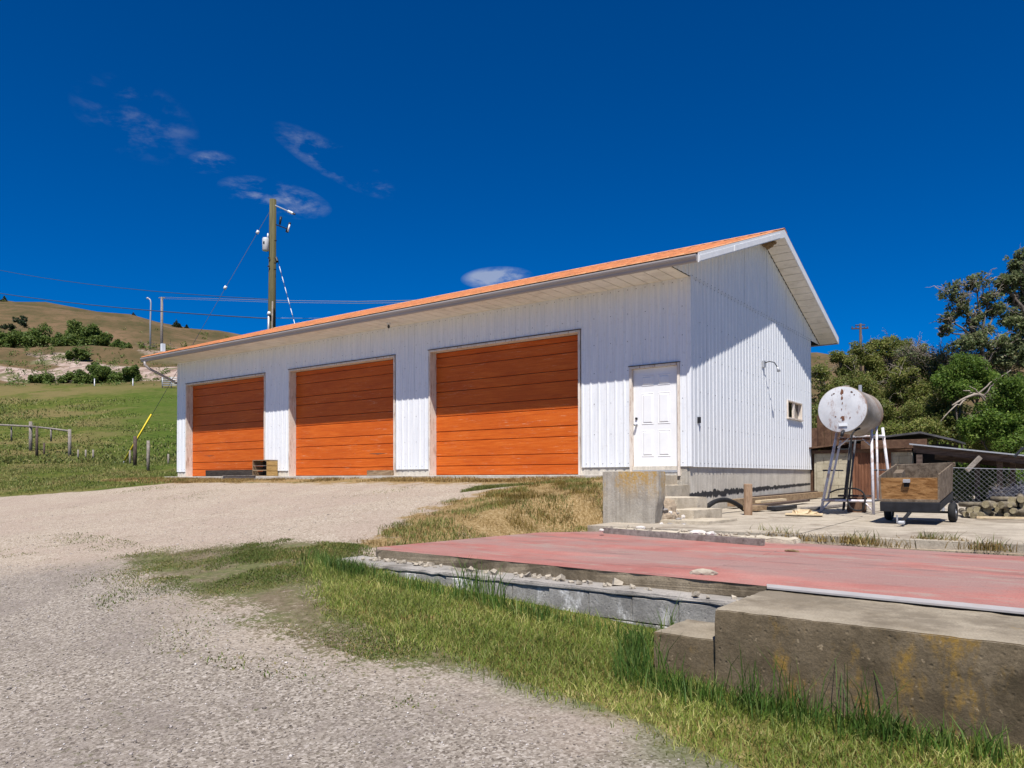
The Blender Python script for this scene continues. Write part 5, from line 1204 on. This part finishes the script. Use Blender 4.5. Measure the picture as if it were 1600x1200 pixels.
def plant(name, label, cat, base, clumps, leaf, n, mat, group=None, bark=BARK, trunk=None, r0=.09, sub=13, fill=.62, seed=1, bare=0, bare_mat=None, twig=.012, flat=.8):
    """clumps: (centre, radius); a stem runs to each clump, twigs fan out inside it, leaves hang round the twig ends"""
    g = np.random.default_rng(seed); root = empty(name, tuple(base), label, cat, group); mb = MB(); cen = []; spr = []
    fork = np.array(base, float)-[0, 0, .2]
    if trunk is not None:
        pts = [np.array(q, float) for q in trunk]; mb.tube(smoothpath([fork]+pts, 5), list(np.linspace(r0, r0*.55, 5*len(pts)+1)), 9); nodes = [fork]+pts; r1 = r0*.5
    else: nodes = [fork]; r1 = r0*.6
    tw = MB()
    for c, r in clumps:
        c = np.array(c, float); st_ = min(nodes, key=lambda q: np.linalg.norm(q-c)+(2 if q[2] > c[2] else 0)) if len(nodes) > 1 else nodes[0]+g.normal(0, .25, 3)*[1, 1, 0]
        path = limb(mb, st_, c, r1, r1*.3, g)
        for j in range(sub):
            d = g.normal(0, 1, 3); d /= np.linalg.norm(d); d[2] = d[2]*flat+.1
            e = c+d*r*g.uniform(.45, 1.0); limb(mb, path[-2] if j % 2 else c, e, r1*.28, .008, g, .1, 3, 4)
            cen.append(e); spr.append(r*fill*g.uniform(.6, 1.2))
        cen.append(c); spr.append(r*fill)
    mb.build('trunk', bark, root, True)
    if n: leaves('crown', np.array(cen), np.array(spr), n, leaf, mat, root, seed, .85)
    if bare:
        for i in range(bare):
            c, r = clumps[i % len(clumps)]; c = np.array(c, float)
            d = g.normal(0, 1, 3); d /= np.linalg.norm(d); d[2] = abs(d[2])*.9
            s0 = c+g.normal(0, .3, 3)*r; e = s0+d*r*g.uniform(.7, 1.5)
            pp_ = limb(tw, s0, e, twig, twig*.3, g, .22, 4, 3)
            for q in range(3):
                o_ = pp_[1+q % 3]; d2 = d+g.normal(0, .7, 3); limb(tw, o_, o_+d2*r*.45, twig*.6, twig*.2, g, .25, 3, 3)
        tw.build('bare_branches', bare_mat or TWIG, root, True)
    return root
def C(px, py, dep, rpx): return (at(px, py, dep), rpx*dep/1168.)
def base_at(px, dep, z=None):
    q = at(px, 745, dep); return (q[0], q[1], gz(q[0], q[1]) if z is None else z)
gr = 'shrubs behind the shed'
plant('leafy_shrub', 'olive shrub showing between the garage corner and the fuel tank', 'shrub', base_at(1300, 27), [C(1285, 583, 27, 17), C(1297, 610, 27, 24), C(1285, 640, 27, 24), C(1320, 640, 26.6, 28), C(1300, 672, 26.4, 28), C(1330, 605, 27, 22), C(1322, 575, 27.4, 16), C(1312, 560, 27.4, 13), C(1338, 548, 27.6, 12)], .080, 25600, LEAF_A, gr, seed=1, bare=10)
plant('leafy_shrub', 'tall olive shrub rising above the fuel tank', 'shrub', base_at(1372, 28), [C(1350, 560, 28, 22), C(1388, 548, 28, 20), C(1372, 580, 28, 26), C(1400, 590, 28, 24), C(1345, 610, 27, 26), C(1390, 630, 27, 30), C(1365, 655, 26, 30), C(1410, 662, 26, 26), C(1412, 545, 28.5, 15), C(1388, 535, 28.2, 10), C(1362, 540, 28.2, 11), C(1418, 570, 28, 18)], .085, 35200, LEAF_A, gr, seed=2, bare=16)
plant('leafy_shrub', 'brownish sparse shrub in the middle of the right thicket', 'shrub', base_at(1440, 26), [C(1430, 570, 27, 22), C(1455, 610, 26, 26), C(1428, 620, 26, 26), C(1470, 640, 25, 26), C(1440, 655, 25, 28), C(1492, 660, 25, 26), C(1410, 590, 26, 20), C(1455, 575, 26.5, 20), C(1480, 590, 26, 20), C(1435, 548, 27, 13), C(1470, 565, 26.6, 12)], .080, 30400, LEAF_A, gr, seed=3, bare=70)
plant('leafy_shrub', 'bright green bush crown above the lean-to roof', 'shrub', base_at(1505, 24), [C(1490, 590, 24, 24), C(1515, 582, 24, 26), C(1532, 600, 24, 22), C(1500, 612, 23.6, 24), C(1475, 598, 24, 18)], .080, 19200, LEAF_B, gr, seed=4)
plant('leafy_shrub', 'green bush at the right edge behind the lean-to', 'shrub', base_at(1590, 22), [C(1580, 620, 22, 28), C(1600, 650, 22, 34), C(1560, 665, 22, 28), C(1590, 690, 21.5, 30), C(1620, 610, 22, 30), C(1550, 640, 22.5, 22), C(1525, 672, 22.5, 24)], .085, 27200, LEAF_B, gr, seed=5, bare=8)
plant('leafy_shrub', 'low bright bush under the lean-to seen through the fence', 'shrub', base_at(1530, 18.8), [C(1500, 765, 18.8, 22), C(1530, 755, 18.8, 26), C(1555, 745, 19, 26), C(1580, 755, 19, 26), C(1600, 735, 19.5, 28), C(1490, 745, 19.4, 18), C(1515, 735, 19.8, 20), C(1625, 755, 19, 30), C(1545, 775, 18.5, 20)], .075, 24000, LEAF_B, gr, seed=6, r0=.05)
plant('lavender_shrub', 'grey violet low shrub behind the firewood pile', 'shrub', base_at(1580, 14.6, -.7), [C(1565, 780, 14.6, 16), C(1590, 775, 14.6, 18), C(1612, 778, 14.6, 20)], .06, 2600, LEAF_E, seed=7, r0=.02, bare=40, twig=.004)
plant('half_dead_tree', 'half dead tree with grey bare twigs against the sky', 'tree', base_at(1560, 25), [C(1490, 462, 25, 20), C(1528, 445, 25, 18), C(1545, 470, 25, 17), C(1505, 480, 25, 18), C(1483, 500, 25, 14), C(1478, 517, 25, 12), C(1522, 500, 25, 15), C(1555, 490, 25, 16), C(1505, 540, 25, 20), C(1562, 545, 25, 20), C(1535, 530, 25, 26)],
      .12, 5600, LEAF_C, None, trunk=[at(1556, 670, 25), at(1545, 620, 25), at(1540, 575, 25), at(1532, 540, 25)], r0=.10, seed=8, fill=.46, bare=120, twig=.02)
plant('tall_tree', 'tall leafy tree cut by the right picture edge', 'tree', base_at(1625, 25), [C(1590, 410, 25, 18), C(1578, 440, 25, 16), C(1600, 440, 25, 20), C(1572, 452, 25, 13), C(1600, 470, 25, 22), C(1580, 500, 25, 18), C(1604, 510, 25, 24), C(1590, 540, 25, 22), C(1610, 560, 25, 26), C(1630, 430, 25, 36), C(1640, 500, 25, 40), C(1570, 560, 25, 18), C(1565, 445, 25, 10)],
      .12, 15000, LEAF_C, None, trunk=[at(1622, 660, 25), at(1612, 580, 25), at(1606, 500, 25)], r0=.16, seed=9, fill=.46, bare=25)
plant('bare_shrub', 'tangle of bare grey twigs below the half dead tree', 'shrub', base_at(1520, 25.6), [C(1440, 562, 26, 20), C(1475, 568, 25.8, 22), C(1510, 562, 25.6, 24), C(1545, 572, 25.6, 24), C(1420, 555, 26.2, 14), C(1575, 585, 25.4, 22)], .09, 2600, LEAF_C, None, seed=41, bare=210, twig=.014, r0=.05)
# fallen, leaning dead limb in the thicket
g = np.random.default_rng(44); mb = MB()
pth = smoothpath([at(1568, 690, 22.6), at(1558, 650, 22.6), at(1535, 620, 22.4), at(1512, 622, 22.2), at(1488, 635, 22)], 5); mb.tube(pth, list(np.linspace(.085, .02, len(pth))), 7)
for (a, b) in (((1535, 622), (1580, 580)), ((1545, 632), (1515, 605)), ((1525, 620), (1560, 592)), ((1558, 650), (1540, 640)), ((1512, 622), (1470, 660)), ((1530, 620), (1505, 612))):
    limb(mb, at(*a, 22.4), at(*b, 22.2), .035, .010, g, .10, 6, 5)
dl_ = mb.build('dead_limb', TWIG, None, True); tag(dl_, 'leaning dead limb with bare forks above the lean-to', 'dead branch')
# brush on the left hillside
hb = 'brush on the left hillside'
def hb_at(px, py, dep): q = at(px, py, dep); return (q[0], q[1], gz(q[0], q[1]))
plant('hillside_brush', 'brush clump at the far left on the upper bench', 'shrub', hb_at(40, 545, 122), [C(35, 528, 122, 19), C(55, 520, 122, 19), C(15, 533, 122, 18), C(68, 533, 122, 12), C(-10, 530, 122, 20), C(50, 536, 121, 15)], .42, 8400, LEAF_D, hb, seed=21, r0=.1, sub=6)
plant('hillside_brush', 'tallest brush clump, second from the left on the upper bench', 'shrub', hb_at(115, 545, 122), [C(113, 520, 122, 18), C(100, 530, 122, 16), C(125, 532, 122, 18), C(92, 537, 121, 11), C(113, 536, 121, 16)], .42, 7600, LEAF_D, hb, seed=22, r0=.1, sub=6)
plant('hillside_brush', 'brush clump just left of the street lamp gap', 'shrub', hb_at(155, 547, 121), [C(150, 523, 121, 16), C(163, 533, 121, 15), C(142, 534, 121, 15), C(157, 540, 120.5, 15)], .42, 6400, LEAF_D, hb, seed=23, r0=.1, sub=6)
plant('hillside_brush', 'small brush clump nearest the street lamp', 'shrub', hb_at(192, 546, 120), [C(191, 537, 120, 10), C(196, 542, 120, 9), C(186, 542, 120, 9)], .40, 2200, LEAF_D, hb, seed=24, r0=.08, sub=5)
plant('hillside_brush', 'pale sparse brush right of the far poles', 'shrub', hb_at(228, 546, 120), [C(222, 541, 120, 8), C(240, 544, 118, 9), C(265, 546, 117, 10)], .36, 700, LEAF_A, hb, seed=25, r0=.08, sub=5, bare=20, twig=.05)
plant('hillside_brush', 'round shrub on the stony ledge', 'shrub', hb_at(123, 560, 107), [C(123, 552, 107, 10), C(133, 554, 107, 9), C(112, 555, 107, 8)], .36, 3000, LEAF_D, hb, seed=26, r0=.08, sub=5)
plant('hillside_brush', 'long dense shrub at the foot of the stony bank', 'shrub', hb_at(135, 600, 92), [C(150, 578, 92, 16), C(165, 588, 92, 16), C(130, 590, 92, 15), C(105, 591, 92, 12), C(80, 593, 92, 12), C(60, 594, 92, 11), C(50, 592, 92, 10), C(180, 594, 92, 14), C(150, 598, 91, 15), C(120, 600, 91, 11)], .32, 15600, LEAF_D, hb, seed=27, r0=.08, sub=6)
plant('hillside_brush', 'small round shrub right of the long dense shrub', 'shrub', hb_at(210, 590, 92), [C(208, 581, 92, 11), C(216, 588, 92, 10), C(200, 589, 92, 8)], .30, 3400, LEAF_D, hb, seed=28, r0=.08, sub=5)
plant('hillside_brush', 'dark scrub line at the far left skyline', 'shrub', hb_at(20, 512, 165), [C(5, 508, 165, 6), C(20, 511, 165, 6), C(32, 500, 170, 8), C(38, 505, 168, 6)], .5, 1100, NEEDLE, hb, seed=29, r0=.1, sub=5)
for i, (px, py, hgt, lab) in enumerate(((7, 486, 2.2, 'lone conifer at the far left hilltop'), (209, 516, 2.6, 'dark conifer left of the street lamp on the ridge'), (276, 524, 2.8, 'dark conifer right of the thin far pole'), (281, 519, 1.5, 'tiny conifer on the ridge right of the far pole'), (292, 521, 1.6, 'tiny conifer, rightmost on the ridge'))):
    q = at(px, py, 250); zz = gz(q[0], q[1]); g = np.random.default_rng(60+i)
    root = empty('conifer', (q[0], q[1], zz), lab, 'tree', 'conifers on the far hill')
    MB().tube([(q[0], q[1], zz-.5), (q[0], q[1], zz+hgt)], [.2, .04], 6).build('trunk', BARK, root)
    nlev = 10; cen = []; spr = []
    for k in range(nlev):
        for j in range(6): a = g.uniform(0, 6.28); rr = hgt*.55*(1-k/nlev); cen.append((q[0]+rr*.7*math.cos(a), q[1]+rr*.7*math.sin(a), zz+hgt*(.08+.9*k/nlev))); spr.append(max(rr*.45, .15))
    leaves('crown', np.array(cen), np.array(spr), 500, .5, NEEDLE, root, 70+i)
# extra growth low in the thicket
plant('leafy_shrub', 'dark undergrowth bush right behind the shed roof', 'shrub', base_at(1420, 24), [C(1400, 680, 24.5, 28), C(1440, 680, 24, 28), C(1475, 675, 24, 26), C(1510, 670, 24, 26), C(1380, 690, 24.5, 24), C(1540, 690, 23.5, 28)], .10, 13000, LEAF_A, gr, seed=31)
plant('leafy_shrub', 'olive bush low behind the fuel tank', 'shrub', base_at(1320, 25.2), [C(1290, 660, 25.2, 22), C(1318, 670, 25.2, 24), C(1345, 675, 25.2, 24), C(1370, 680, 25.2, 22), C(1340, 640, 25.6, 26), C(1285, 690, 25, 22)], .10, 12000, LEAF_A, gr, seed=32)
# scrub scattered over the hill face: one mass nobody could count
g = np.random.default_rng(90); n = 260; tt = g.uniform(150, 312, n); aa = g.uniform(-.75, .6, n); X = CX+fw[0]*tt+rt[0]*aa*tt; Y = CY+fw[1]*tt+rt[1]*aa*tt
cen = np.stack([X, Y, ground_h(X, Y)+.3], 1)
o = leaves('hill_scrub', cen, g.uniform(.3, 1.0, n), 5200, .5, LEAF_A, None, 91); tag(o, 'low scrub dotted over the far brown hill', 'scrub', kind='stuff')
n = 420; tt = g.uniform(86, 112, n); aa = g.uniform(-.75, -.42, n); X = CX+fw[0]*tt+rt[0]*aa*tt; Y = CY+fw[1]*tt+rt[1]*aa*tt
o = leaves('bank_weeds', np.stack([X, Y, ground_h(X, Y)+.15], 1), g.uniform(.2, .7, n), 7000, .26, LEAF_D, None, 92); tag(o, 'weeds and low growth on the stony bank', 'weeds', kind='stuff')
